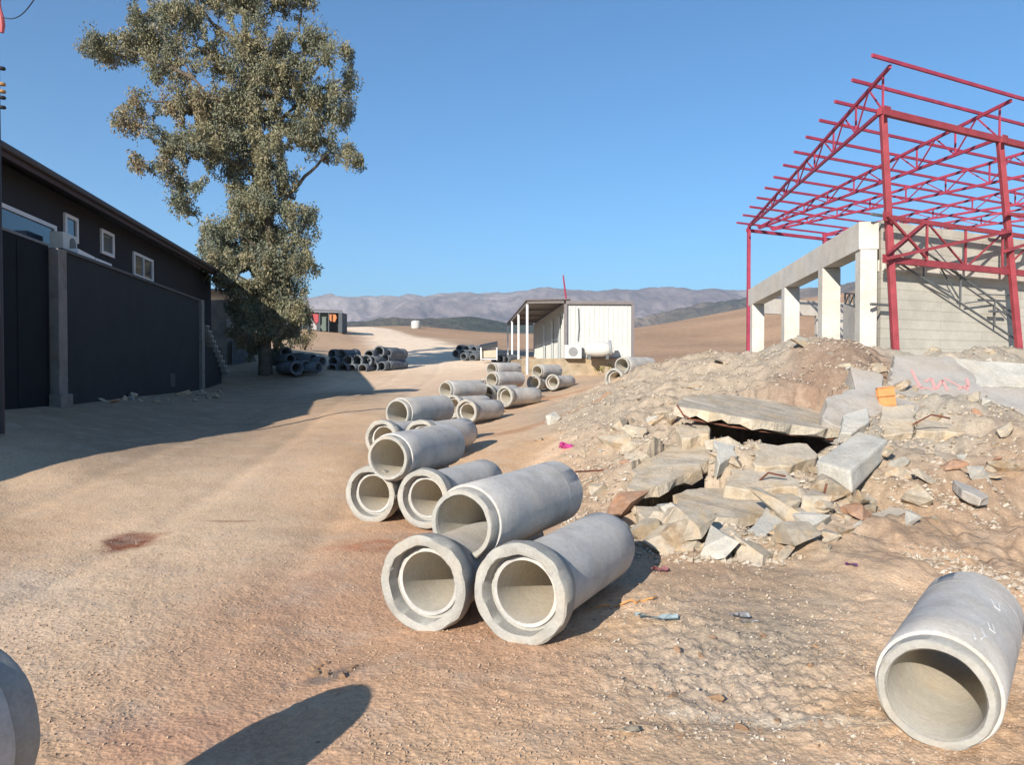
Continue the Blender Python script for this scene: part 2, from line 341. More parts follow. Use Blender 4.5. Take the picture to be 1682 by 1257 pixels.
# ------------------------------------------------------------------ hills and mountains
def ridge(name, mat, D, depth, crest, amp, seed, base=-16, nu=620, nv=90, sc=.10):
    px = np.linspace(crest[0][0], crest[-1][0], nu); cy = np.interp(px, [c[0] for c in crest], [c[1] for c in crest])
    lat = (px - CX) / F; hh = (HOR - cy) / F * D + EYE
    v = np.linspace(0, 1, nv); PX, V = np.meshgrid(lat, v)
    H = np.broadcast_to(hh, PX.shape)
    prof = np.where(V < .62, np.sin(V / .62 * math.pi / 2) ** 1.3, np.cos((V - .62) / .38 * math.pi / 2) ** 1.2)
    Y = D - depth * .62 + V * depth; X = PX * (D + (Y - D) * .4)
    s = D * sc
    rid = 1 - 2 * np.abs(fbm(X, Y * .8, s, 5, seed, .55))
    n = fbm(X, Y, s * .5, 5, seed + 5, .6)
    Z = base + (H - base) * prof + (n * amp + (rid - .85) * amp * 1.2) * np.clip(prof * (1.12 - prof) * 3, .10, 1)
    idx = np.arange(nu * nv).reshape(nv, nu)
    f = np.stack([idx[:-1, :-1], idx[:-1, 1:], idx[1:, 1:], idx[1:, :-1]], -1).reshape(-1, 4)
    me = new_mesh(name, np.stack([X.ravel(), Y.ravel(), Z.ravel()], -1), f, mat)
    return tag(link(name, me), kind='structure')
def hillmat(name, c1, c2, c3, s1, s2):
    m = M(name, .95, .1)
    c = m.ramp(m.noise(s1, 8, .65, dist=.4), [(.36, c1), (.5, c2), (.64, c3)])
    c = m.mix(c, m.ramp(m.noise(s2, 6, .75), [(.35, .55), (.62, 1.25)]), .8, 'MULTIPLY'); m.color(c); m.bump(m.noise(s2, 6, .7), .9, 30); return m.m
MT = hillmat('mountain_limestone', (.15, .12, .12), (.21, .17, .16), (.33, .28, .26), .0012, .008)
MH = hillmat('scrub_hill', (.075, .075, .05), (.16, .125, .095), (.26, .20, .15), .002, .02)
MG = hillmat('wooded_valley', (.045, .055, .035), (.06, .07, .045), (.12, .10, .07), .004, .03)
ridge('mountain', MT, 5600, 2600, [(250,545),(400,515),(530,490),(555,482),(620,483),(700,486),(760,482),(850,477),(930,474),(985,472),(1040,478),(1100,476),(1160,476),(1200,479),(1260,478),(1400,470),(1700,468),(2100,480)], 70, 3)
ridge('hill', MH, 2900, 1500, [(820,600),(930,560),(1040,530),(1100,514),(1160,502),(1230,491),(1320,476),(1420,461),(1500,464),(1700,452),(2100,450)], 60, 13)
ridge('hill', MG, 1900, 900, [(250,545),(420,535),(560,529),(620,527),(700,524),(780,523),(840,528),(900,537),(1000,548),(1120,570)], 18, 23)

# ------------------------------------------------------------------ mesh helpers
class MB:
    def __init__(s): s.v = []; s.f = []
    def box(s, c, size, rot=None):
        hx, hy, hz = [q / 2 for q in size]; c = Vector(c); b = len(s.v)
        for dx in (-hx, hx):
            for dy in (-hy, hy):
                for dz in (-hz, hz):
                    p = Vector((dx, dy, dz))
                    if rot is not None: p = rot @ p
                    s.v.append(c + p)
        for q in ((0,1,3,2),(4,6,7,5),(0,4,5,1),(2,3,7,6),(0,2,6,4),(1,5,7,3)): s.f.append([b + i for i in q])
        return s
    def bar(s, p, q, wd, ht=None, up=Vector((0, 0, 1))):
        p = Vector(p); q = Vector(q); ht = ht or wd; d = (q - p); L = d.length; d.normalize()
        if abs(d.dot(up)) > .98: up = Vector((1, 0, 0))
        sd = d.cross(up).normalized(); u2 = sd.cross(d).normalized()
        rot = Matrix((sd, d, u2)).transposed()
        return s.box((p + q) / 2, (wd, L, ht), rot)
    def prism(s, poly, dirv):
        b = len(s.v); n = len(poly); dirv = Vector(dirv)
        for p in poly: s.v.append(Vector(p))
        for p in poly: s.v.append(Vector(p) + dirv)
        s.f.append([b + i for i in range(n)]); s.f.append([b + n + i for i in reversed(range(n))])
        for i in range(n):
            j = (i + 1) % n; s.f.append([b + i, b + n + i, b + n + j, b + j])
        return s
    def tube(s, pts, rads, n=8, cap=True):
        pts = [Vector(p) for p in pts]; b = len(s.v); k = len(pts)
        if not hasattr(rads, '__len__'): rads = [rads] * k
        ref = Vector((0.13, .31, .94)).normalized()
        for i, p in enumerate(pts):
            d = (pts[min(i + 1, k - 1)] - pts[max(i - 1, 0)]).normalized()
            a = d.cross(ref)
            if a.length < .05: a = d.cross(Vector((1, 0, 0)))
            a.normalize(); c = d.cross(a)
            for j in range(n):
                t = 2 * math.pi * j / n; s.v.append(p + (a * math.cos(t) + c * math.sin(t)) * rads[i])
        for i in range(k - 1):
            for j in range(n):
                j2 = (j + 1) % n; s.f.append([b + i * n + j, b + i * n + j2, b + (i + 1) * n + j2, b + (i + 1) * n + j])
        if cap: s.f.append([b + j for j in reversed(range(n))]); s.f.append([b + (k - 1) * n + j for j in range(n)])
        return s
    def lathe(s, prof, n=48, jit=None, closed=True):
        """profile (r, y) revolved about the Y axis"""
        b = len(s.v); k = len(prof)
        for i, (r, y) in enumerate(prof):
            for j in range(n):
                t = 2 * math.pi * j / n; dr, dy = (jit(i, j) if jit else (0, 0))
                s.v.append(Vector(((r + dr) * math.cos(t), y + dy, (r + dr) * math.sin(t))))
        rng_k = k if closed else k - 1
        for i in range(rng_k):
            i2 = (i + 1) % k
            for j in range(n):
                j2 = (j + 1) % n; s.f.append([b + i * n + j, b + i2 * n + j, b + i2 * n + j2, b + i * n + j2])
        return s
    def mesh(s, name, mat, smooth=False, bevel=0, fix=True):
        me = bpy.data.meshes.new(name); me.from_pydata([tuple(v) for v in s.v], [], s.f)
        if fix or bevel:
            bm = bmesh.new(); bm.from_mesh(me)
            bmesh.ops.recalc_face_normals(bm, faces=bm.faces)
            if bevel:
                es = [e for e in bm.edges if len(e.link_faces) == 2 and e.calc_face_angle(0) > .6]
                bmesh.ops.bevel(bm, geom=es, offset=bevel, segments=2, affect='EDGES', profile=.6)
            bm.to_mesh(me); bm.free()
        if smooth:
            me.polygons.foreach_set('use_smooth', [True] * len(me.polygons))
            try: me.set_sharp_from_angle(angle=R(40))
            except Exception: pass
        me.materials.append(mat); return me
    def build(s, name, mat, parent=None, smooth=False, bevel=0, fix=True, loc=None):
        return link(name, s.mesh(name, mat, smooth, bevel, fix), parent, loc)

# ------------------------------------------------------------------ concrete pipes
L = 1.5
def pipe_proto(seed, far=False, plainend=False):
    rd = random.Random(seed); n = 72 if not far else 20
    nz = [rd.uniform(-1, 1) for _ in range(400)]
    def jit(amp, ids):
        def f(i, j):
            if i not in ids: return (0, 0)
            u = j / n * 22; k0 = int(u); fr = u - k0; fr = fr * fr * (3 - 2 * fr)
            q = nz[(k0 % 22) + i * 5] * (1 - fr) + nz[((k0 + 1) % 22) + i * 5] * fr + nz[(j * 3 + i * 37) % 400] * .25
            return (q * amp, q * amp * .5)
        return f
    # axis +Y from the near end; local origin at mid length, on the axis. bell at -Y, spigot at +Y
    h = L / 2
    bell = MB().lathe([(.235, -h + .10), (.240, -h + .006), (.252, -h), (.292, -h), (.303, -h + .010), (.305, -h + .10), (.296, -h + .15), (.262, -h + .22), (.2545, -h + .25), (.2545, -h + .26), (.195, -h + .26), (.195, -h + .101)],
        n, jit(.007, {1, 2, 3, 4, 5}))
    barrel = MB().lathe([(.190, -h + .085), (.212, -h + .085), (.216, -h + .092), (.216, -h + .262), (.252, -h + .262), (.250, -h + .6), (.250, 0), (.251, h - .4), (.252, h - .10), (.248, h - .092), (.216, h - .092), (.216, h - .09), (.190, h - .09), (.190, 0)], n, jit(.0015, {1, 8, 9}))
    spig = MB().lathe([(.190, h - .088), (.190, h - .012), (.197, h), (.222, h), (.230, h - .010), (.235, h - .088)], n, jit(.003, {2, 3, 4}))
    bore = MB().lathe([(.1895, -h + .09), (.1895, h - .02), (.1915, h - .02), (.1915, -h + .09)], n)
    straight = MB().lathe([(.190, -h + .012), (.198, -h), (.243, -h), (.2525, -h + .010), (.2525, -h + .27), (.190, -h + .27)], n, jit(.003, {2, 3}))
    if not far and plainend: return [('end_ring', straight.mesh('end_ring', PIPE, True)), ('barrel', barrel.mesh('barrel', PIPE, True)), ('spigot_rim', spig.mesh('spigot_rim', PIPE_EDGE, True)), ('bore', bore.mesh('bore', PIPE_IN, True))]
    if not far: return [('socket_collar', bell.mesh('socket_collar', PIPE_EDGE, True)), ('barrel', barrel.mesh('barrel', PIPE, True)), ('spigot_rim', spig.mesh('spigot_rim', PIPE_EDGE, True)), ('bore', bore.mesh('bore', PIPE_IN, True))]
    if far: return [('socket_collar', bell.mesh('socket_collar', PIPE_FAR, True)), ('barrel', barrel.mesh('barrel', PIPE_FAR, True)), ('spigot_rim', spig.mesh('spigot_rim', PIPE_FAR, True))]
PROT = [pipe_proto(s) for s in (1, 2, 3)]; PROTS = [pipe_proto(s, False, True) for s in (4, 6, 7)]; PROTF = pipe_proto(5, True)
def place_pipe(px, py, d, az, end, label, group, proto=None, zfix=None, ln=1.0, tilt=0):
    c = W(px, py, d); dirv = Vector((math.sin(R(az)), math.cos(R(az)), 0))
    if zfix is not None: c.z = zfix
    elif d < 30 and end == 'bell' and az < 100 and 'half buried' not in label:
        ts = np.array([0.02, .1, .2]); g = float(terr(c.x + dirv.x * ts, c.y + dirv.y * ts)[0].max())
        c.z = max(c.z, g + .285)
    ctr = c + dirv * (L * ln / 2)
    t = thing('concrete_pipe', label, 'pipe', ctr, 0, group)
    t.rotation_mode = 'XYZ'
    e = Euler((R(tilt), random.uniform(0, 6.28), 0)).to_matrix()
    base = Matrix.Rotation(-R(az), 3, 'Z')
    spin = Matrix.Rotation(random.uniform(0, 6.28), 3, 'Y')
    flip = Matrix.Rotation(math.pi if end == 'spigot' else 0, 3, 'Z')
    t.rotation_euler = (base @ Matrix.Rotation(R(tilt), 3, 'X') @ flip @ spin).to_euler()
    t.scale = (1, ln, 1)
    for nm, me in (proto or (PROTS if end == 'spigot' else PROT)[random.randrange(3)]): link(nm, me, t)
    return t
G1 = 'concrete pipes stacked along the roadside'
PA = place_pipe(852,983,4.44,27,'bell','grey concrete pipe with wide socket end, lower right of the nearest stack',G1)
place_pipe(692,967,4.70,24,'bell','grey concrete pipe with chipped socket end, lower left of the nearest stack',G1)
place_pipe(757,861,4.90,27,'spigot','grey concrete pipe lying on top of the nearest stack',G1,zfix=.585)
place_pipe(607,823,8.05,22,'bell','grey concrete pipe, lower left of the second nearest stack',G1)
place_pipe(694,820,7.75,24,'bell','grey concrete pipe, lower right of the second nearest stack, half behind the nearest stack',G1)
place_pipe(636,753,7.85,19,'spigot','grey concrete pipe lying on top of the second nearest stack',G1)
place_pipe(626,722,11.9,24,'bell','grey concrete pipe, lower left of the third stack, half hidden by the second',G1)
place_pipe(690,722,11.8,25,'bell','grey concrete pipe, lower right of the third stack, only its barrel end in view',G1)
place_pipe(652,679,12.6,25,'spigot','grey concrete pipe lying on top of the third stack',G1)
place_pipe(731,641,20.6,37,'spigot','grey concrete pipe lying crosswise on top of the fourth stack',G1)
place_pipe(765,677,18.4,29,'bell','grey concrete pipe on the ground at the front of the fourth stack',G1)
place_pipe(742,668,19.6,34,'bell','grey concrete pipe on the ground under the fourth stack, only a sliver in view',G1)
place_pipe(797,648,22.2,36,'bell','grey concrete pipe standing behind the fourth stack, only its rim in view',G1)
place_pipe(828,652,22.0,40,'bell','grey concrete pipe on bare soil at the front right of the fifth stack',G1)
place_pipe(807,624,24.0,36,'spigot','grey concrete pipe in the middle of the fifth stack',G1)
place_pipe(807,607,27.0,36,'spigot','grey concrete pipe, topmost and farthest of the fifth stack',G1)
place_pipe(796,636,26.5,36,'bell','grey concrete pipe low at the back of the fifth stack',G1)
place_pipe(882,610,29.0,34,'spigot','grey concrete pipe on top of the small stack in front of the white cabin',G1)
place_pipe(876,629,29.0,34,'bell','grey concrete pipe, lower left of the small stack in front of the white cabin',G1)
place_pipe(907,628,29.0,32,'bell','grey concrete pipe, lower right of the small stack in front of the white cabin',G1)
place_pipe(1021,601,21.0,40,'spigot','grey concrete pipe on top of the stack half sunk behind the rubble heap',G1)
place_pipe(1008,623,21.0,40,'bell','half buried concrete pipe, lower left of the stack behind the rubble heap',G1)
place_pipe(1036,621,21.2,40,'bell','half buried concrete pipe, lower right of the stack behind the rubble heap',G1)
RP = place_pipe(1535,1143,3.22,37,'spigot','lone grey concrete pipe with scratched white marks, lying at lower right',G1,ln=.86)
def pipe_at(c, az, end, label, group, z):
    p = place_pipe(841, 605, 1, az, end, label, group, zfix=z); dv = Vector((math.sin(R(az)), math.cos(R(az)), 0)) * (L / 2)
    p.location = Vector((c[0], c[1], z)) + dv; return p
GL = 'concrete pipes stacked at the lower left'
pipe_at((-1.555 - .56, 2.24 - 1.392, 0), 22, 'bell', 'shaded concrete pipe end cut off by the lower left edge', GL, .56)
pipe_at((-1.90, .12, 0), 10, 'spigot', 'concrete pipe under the left of the lower left stack', GL, .25)
pipe_at((-2.42, .20, 0), 10, 'spigot', 'concrete pipe under the far left of the lower left stack', GL, .25)
def on_pipe(px, py, near, az, rad=.2545):
    o_ = Vector((0, 0, EYE)); d_ = W(px, py, 1) - o_; a_ = Vector((math.sin(R(az)), math.cos(R(az)), 0)); m_ = o_ - near
    dp = d_ - a_ * d_.dot(a_); mp_ = m_ - a_ * m_.dot(a_); A_ = dp.dot(dp); B_ = 2 * dp.dot(mp_); C_ = mp_.dot(mp_) - rad * rad; q_ = B_ * B_ - 4 * A_ * C_
    if q_ < 0: return None
    p_ = o_ + d_ * ((-B_ - math.sqrt(q_)) / (2 * A_)); nn = p_ - near; nn -= a_ * nn.dot(a_); return p_, nn.normalized()
def marks(pipe, strokes, near, az, mat, wd, nm):
    M4 = pipe.rotation_euler.to_matrix().to_4x4(); M4.translation = pipe.location; M4 = M4 @ Matrix.Diagonal((*pipe.scale, 1)); inv = M4.inverted()
    for st_ in strokes:
        k = MB()
        for a_, b_ in zip(st_[:-1], st_[1:]):
            A_, B_ = on_pipe(*a_, near, az), on_pipe(*b_, near, az)
            if A_ and B_ and (A_[0] - B_[0]).length > .002: k.bar(A_[0], B_[0], wd, .003, up=A_[1])
        if k.v: k.v = [inv @ v for v in k.v]; k.build(nm, mat, pipe)
marks(RP, [[(1628,985),(1634,997),(1642,1003),(1640,990)],[(1622,1022),(1626,1034),(1634,1040),(1630,1026)],[(1612,1034),(1618,1046),(1612,1050)],[(1598,1040),(1602,1050)]], W(1535,1143,3.22), 37, plain('chalk_white', (.62,.62,.60)), .008, 'chalk_mark')
sm = [[(x_, y_), (x_ + 5, y_ - 3)] for x_, y_ in ((918,884),(926,890),(934,876),(942,884),(950,872),(944,893),(958,880),(966,869),(974,874),(928,879),(937,900),(960,889),(983,862),(977,882))]
marks(PA, sm, W(852,983,4.44) , 27, plain('dark_stamp', (.16,.15,.14)), .006, 'stamped_mark')
# dark piles
G2 = 'dark pipes piled in the shade of the big tree'
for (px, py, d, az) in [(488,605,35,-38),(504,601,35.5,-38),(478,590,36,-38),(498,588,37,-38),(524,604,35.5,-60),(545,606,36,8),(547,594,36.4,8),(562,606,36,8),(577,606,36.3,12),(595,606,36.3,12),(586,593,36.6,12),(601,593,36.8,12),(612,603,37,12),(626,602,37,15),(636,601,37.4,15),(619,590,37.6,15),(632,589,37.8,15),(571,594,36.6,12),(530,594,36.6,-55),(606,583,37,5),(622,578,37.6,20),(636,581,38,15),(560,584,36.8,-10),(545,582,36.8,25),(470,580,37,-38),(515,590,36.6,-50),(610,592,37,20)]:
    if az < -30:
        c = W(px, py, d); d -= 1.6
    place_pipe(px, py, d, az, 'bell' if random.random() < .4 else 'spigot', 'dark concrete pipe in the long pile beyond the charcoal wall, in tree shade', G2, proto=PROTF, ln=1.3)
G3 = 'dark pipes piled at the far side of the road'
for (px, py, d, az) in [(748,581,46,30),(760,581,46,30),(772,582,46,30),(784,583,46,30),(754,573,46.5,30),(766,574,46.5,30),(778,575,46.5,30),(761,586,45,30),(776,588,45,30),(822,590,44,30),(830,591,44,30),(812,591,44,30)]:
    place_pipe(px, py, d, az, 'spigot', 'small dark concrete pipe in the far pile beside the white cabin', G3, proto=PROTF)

# ------------------------------------------------------------------ left building and boundary wall
def wl(d, off=0.0, z=0.0):   # point on the boundary wall line at distance d, offset to the left
    x = -9.37 + .168 * (15.7 - d); n = Vector((-.986, -.166, 0)); p = Vector((x, d, z)); return p + n * off
def wall_quad(m, d0, d1, z0, z1, off, th):
    a, b = wl(d0, off), wl(d1, off); nrm = Vector((-.986, -.166, 0)) * th
    m.prism([(a.x, a.y, z0), (b.x, b.y, z0), (b.x, b.y, z1), (a.x, a.y, z1)], nrm); return m
TOPW = W(95, 410, 15.7).z
wt = thing('boundary_wall', 'dark charcoal rendered wall with concrete posts along the road', 'wall', wl(20, 0, .8))
def under(o, par):
    o.parent = par; o.matrix_parent_inverse = par.matrix_basis.inverted(); return o
def add(mb, name, mat, par, **k): return under(mb.build(name, mat, **k), par)
bpy.context.view_layer.update()
mp = MB()
a, b = wl(15.9), wl(27.6)
N = 10
for i in range(N):      # wall panel follows the rising base
    pass
wall_quad(mp, 15.95, 27.7, .2, TOPW, 0, .2); add(mp, 'wall_panel', DWALL, wt)
mp = MB(); wall_quad(mp, 15.9, 27.7, TOPW + .003, TOPW + .07, -.05, .3); add(mp, 'coping', plain('grey_coping', (.06, .058, .056)), wt)
mp = MB(); wall_quad(mp, 27.9, 31.5, .2, TOPW - 1.6, 0, .2); add(mp, 'wall_panel', DWALL, wt)
cpost = concrete('post_concrete', (.20, .19, .18), .2, .7, .01, 3).m
mp = MB(); p = wl(15.65); mp.box((p.x + .02, p.y, (.2 + TOPW) / 2 - .05), (.25, .30, TOPW + .1 - .2)); add(mp, 'post', cpost, wt, bevel=.01)
mp = MB(); p = wl(15.65); mp.box((p.x + .04, p.y - .05, .92), (.42, .42, .30)); add(mp, 'post_footing', cpost, wt, bevel=.03)
mp = MB(); p = wl(27.8); mp.box((p.x + .02, p.y, (.2 + TOPW) / 2), (.24, .24, TOPW - .1)); add(mp, 'post', cpost, wt, bevel=.01)
p = wl(24.2, -.006); mp = MB(); mp.box((p.x, p.y, 1.22), (.012, .55, .42), Matrix.Rotation(R(9.5), 3, 'Z')); add(mp, 'drain_hole', BLACKM, wt)
# gate section and the wall that runs on beyond the photo's left edge
gt = thing('sheet_metal_gate', 'tall black sheet gate between the concrete post and the left edge', 'gate', wl(14, 0, .8))
bpy.context.view_layer.update()
mp = MB(); wall_quad(mp, 11.2, 15.45, .55, TOPW + .02, .05, .06)
add(mp, 'gate_leaf', GATEM, gt)
mp = MB()
for d in np.arange(11.6, 15.4, 1.25): wall_quad(mp, d, d + .03, .6, TOPW - .05, .04, .008)
add(mp, 'gate_rib', GATEM, gt)
mp = MB(); wall_quad(mp, 11.2, 15.45, TOPW + .023, TOPW + .07, .03, .08); add(mp, 'top_rail', plain('grey_rail', (.14, .15, .16)), gt)
# house behind
EZ = 5.85; HO = 1.25
hs = thing('house', 'long charcoal house with white framed windows and a low dark roof', 'house', wl(24, HO, .8))
bpy.context.view_layer.update()
mp = MB(); wall_quad(mp, 13.9, 35.5, .1, EZ + .05, HO, 7.0); add(mp, 'wall', DHOUSE, hs)
def roofpt(d, off, z): q = wl(d, off); return (q.x, q.y, z)
mp = MB()
sec = lambda d: [roofpt(d, HO - .62, EZ), roofpt(d, HO + 3.5, EZ + 1.0), roofpt(d, HO + 7.6, EZ), roofpt(d, HO + 7.6, EZ + .14), roofpt(d, HO + 3.5, EZ + 1.16), roofpt(d, HO - .62, EZ + .16)]
s0, s1 = sec(13.3), sec(36.2)
mp.v += [Vector(q) for q in s0 + s1]; mp.f += [[0,1,2,3,4,5],[11,10,9,8,7,6]] + [[i, 6 + i, 6 + (i + 1) % 6, (i + 1) % 6] for i in range(6)]
add(mp, 'roof', ROOFM, hs)
mp = MB(); wall_quad(mp, 13.3, 36.2, EZ - .12, EZ - .003, HO - .60, .05); add(mp, 'fascia', WOODB, hs)
mp = MB(); mp.box((-10.45, 13.75, 6.55), (1.1, .8, 1.6)); add(mp, 'shadow_block', DHOUSE, hs)  # added block out of view, there only to cast a shadow spike
mp = MB(); q0, q1 = wl(13.3, HO - .66), wl(36.2, HO - .66); mp.tube([(q0.x, q0.y, EZ + .05), (q1.x, q1.y, EZ + .05)], .065, 8); add(mp, 'gutter', plain('grey_gutter', (.07, .07, .08)), hs)
def house_d(px, off=HO):     # distance at which the house wall passes through pixel column px
    k = (px - CX) / F; n = (-.986 * off, -.166 * off)
    # x = -9.37+.168*(15.7-d)+n0 ; y = d+n1 ; x = k*y
    d = (-9.37 + .168 * 15.7 + n[0] - k * n[1]) / (k + .168); return d
def pz(px, py):
    d = house_d(px); y = d - .166 * HO; return d, W(px, py, y).z
def window(px0, px1, py0, py1, px_r=None, split=False):
    d0 = house_d(px0); d1 = house_d(px1)
    _, zt = pz((px0 + px1) / 2, py0); _, zb = pz((px0 + px1) / 2, py1)
    f = MB(); fw = .09
    for (e0, e1, za, zb2) in ((d0, d1, zt - fw, zt), (d0, d1, zb, zb + fw), (d0, d0 + fw * 1.3, zb + fw, zt - fw), (d1 - fw * 1.3, d1, zb + fw, zt - fw)):
        wall_quad(f, e0, e1, za, zb2, HO - .06, .057)
    if split: wall_quad(f, (d0 + d1) / 2 - .04, (d0 + d1) / 2 + .04, zb + fw, zt - fw, HO - .05, .04)
    w_ = add(f, 'window', WHITEF, hs)
    g = MB(); wall_quad(g, d0 + fw * 1.3, d1 - fw * 1.3, zb + fw, zt - fw, HO - .02, .017)
    gl = g.build('pane', GLASS); gl.parent = w_; gl.matrix_parent_inverse = Matrix.Identity(4)
    return w_
window(-40, 92, 343, 404); window(106, 128, 354, 396); window(166, 187, 380, 420); window(219, 251, 420, 459, split=True)
# pale lower building behind the tree
p2 = thing('plastered_shed', 'worn pale plaster shed with tin roof behind the tree', 'shed', (-13.6, 39, .9))
bpy.context.view_layer.update()
mp = MB(); mp.prism([W(372, 625, 37.5) + Vector((0,0,-1)), W(418, 618, 39.5) + Vector((0,0,-1)), W(418, 508, 39.5), W(372, 492, 37.5)], (-5, 1.5, 0)); add(mp, 'wall', PLASTER, p2)
mp = MB(); A1 = W(362, 478, 37.2); B1 = W(428, 500, 40.2); mp.prism([A1, B1, B1 + Vector((-5.5, 1.7, .5)), A1 + Vector((-5.5, 1.7, .5))], (0, 0, .09)); add(mp, 'roof', paint('pale_tin', (.62, .62, .60), .5, .1), p2)
mp = MB(); mp.prism([W(380,560,37.6), W(408,556,38.9), W(408,612,38.9), W(380,620,37.6)], (.05, -.06, 0)); add(mp, 'grey_base', paint('dark_grey_plaster', (.13, .135, .14), .9, .3), p2)  # darker grey panel over the lower part of the wall
# outdoor stair edge at the wall end
st = thing('outdoor_staircase', 'narrow stair climbing behind the end of the charcoal wall, pale treads', 'stairs', wl(31, .6, .8))
bpy.context.view_layer.update()
for i in range(10):
    a0 = W(336 + i * 3.7, 535 + i * 8.2, 28.6 + i * .32); mp = MB(); mp.box((a0.x - .25, a0.y, a0.z - .02), (.75, .32, .05)); mp.box((a0.x - .25, a0.y + .14, a0.z - .15), (.72, .04, .22)); add(mp, 'step', plain('pale_tread', (.30, .29, .28)), st)
# air conditioner and ducts
ac = thing('air_conditioner', 'white outdoor air conditioner fixed above the charcoal wall', 'air conditioner', (0, 0, 0))
def at_house(px, py, off): d = house_d(px, off); return Vector((wl(d, off).x, wl(d, off).y, W(px, py, wl(d, off).y).z)), d
q, d = at_house(107, 402, .85); ac.location = q; RW = Matrix.Rotation(R(9.5), 3, 'Z')
MB().box((0, 0, .0), (.30, .82, .50), RW).build('case', WHITEP, ac, bevel=.02)
k = MB(); k.tube([RW @ Vector((.151, .12, 0)), RW @ Vector((.165, .12, 0))], .18, 20); k.build('fan_grille', GREYST, ac)
k = MB(); k.box(RW @ Vector((-.1, 0, -.28)), (.4, .7, .04), RW); k.build('bracket', GREYST, ac)
for (xa, xb, ya, yb) in ((122, 150, 414, 428), (152, 178, 429, 439)):
    q, d = at_house(xa, ya, .15); q2, d2 = at_house(xb, yb, .15)
    k = MB().bar(q, q2, .22, .16).build('cable_duct', WHITEF, None, bevel=.01)
    tag(k, 'white metal duct length lying on the wall top, %s the air conditioner' % ('next to' if xa == 122 else 'farther from'), 'duct')
# utility pole at left edge
up = thing('utility_pole', 'dark steel utility pole with insulators at the left edge', 'pole', (W(0, 600, 11.6).x, 11.6, .6))
MB().tube([(0, 0, 0), (0, 0, 8.2)], [.055, .045], 10).build('pole', BLACKM, up, smooth=True)
for yy in (112, 138, 150, 160, 176):
    z = W(0, yy, 11.6).z - .6
    k = MB(); k.tube([(0, 0, z), (.075, 0, z)], .012, 6); k.lathe([(.0, -.02), (.04, -.02), (.05, 0), (.04, .02), (.0, .02)], 10); kk = k
    for i in range(12, len(kk.v)):
        v = kk.v[i]; kk.v[i] = Vector((v.x + .09, v.z, v.y + z))
    k.build('insulator', BLACKM if yy not in (138, 150) else plain('ochre_insulator', (.35, .20, .08)), up, smooth=True)
k = MB(); z0 = W(0, 52, 11.6).z - .6
fl = []
for i in range(13):
    zz = z0 + i * .11; fl.append((.07 + .02 * math.sin(i * .9), .02 * math.cos(i), zz))
k.tube(fl, [.035 + .012 * math.sin(i * 1.3) for i in range(13)], 8); k.build('red_cloth', plain('faded_red_cloth', (.50, .12, .13)), up, smooth=True)
k = MB(); A1 = W(4, 28, 11.6); pts = []
for i in range(12):
    t = i / 11; q = A1.lerp(W(46, -2, 10.5), t * 1.4); q.z += -.15 * math.sin(math.pi * t); pts.append(q)
tag(k.tube(pts, .008, 5).build('power_cable', BLACKM), 'thin black cable rising from the utility pole', 'cable')

# ------------------------------------------------------------------ big eucalyptus
TD = 35.0
def sp(px, py, dd=0): return W(px, py, TD + dd)
tree = thing('eucalyptus_tree', 'tall olive green eucalyptus with ragged layered crown beside the house', 'tree', (W(445, 612, TD).x, TD, 1.2))
bpy.context.view_layer.update()
tm = MB()
def limb(pts, r0, r1, n=8):
    P = [sp(*p) for p in pts]; k = len(P); Q = []
    for i in range(k - 1):
        for j in range(4):
            t = j / 4; q = P[i].lerp(P[i + 1], t); Q.append(q + Vector((random.uniform(-1, 1), random.uniform(-1, 1), random.uniform(-1, 1))) * .05)
    Q.append(P[-1]); tm.tube(Q, [r0 + (r1 - r0) * (i / (len(Q) - 1)) ** .8 for i in range(len(Q))], n)
limb([(436,625,0),(434,560,0),(440,480,.2),(446,400,0),(440,320,.3),(425,240,0),(412,160,.2),(405,80,0),(400,-40,0)], .34, .09, 12)
limb([(446,540,.3),(456,500,.5),(470,430,1)], .22, .12)
LB = [[(440,330,.3),(400,260,-.5),(360,190,-.5),(320,130,-.3),(290,90,0),(255,40,.2)],[(360,190,-.5),(300,170,-1),(240,165,-1)],[(318,128,-.3),(260,100,-.2),(190,75,0)],
      [(425,240,0),(470,190,.5),(520,150,.6),(560,130,.6)],[(412,160,.2),(450,100,0),(490,50,0),(500,0,0)],[(446,350,0),(500,290,.5),(540,250,.8),(585,262,1)],
      [(430,280,0),(360,260,-1),(310,252,-1.2)],[(446,420,0),(400,390,-.6),(350,390,-1)],[(446,440,0),(490,390,.5),(510,360,.8)],
      [(442,470,0),(480,450,.8),(515,435,1)],[(442,480,0),(400,460,-.8),(350,430,-1.2)],[(405,80,0),(350,40,-.4),(320,0,-.5),(300,-40,-.5)],[(440,510,0),(480,510,-1),(505,500,-1.4)],[(470,190,.5),(520,200,.8),(570,190,1)]]
for b_ in LB: limb(b_, .11, .03, 6)
under(tm.build('trunk', TRUNKM, smooth=True), tree)
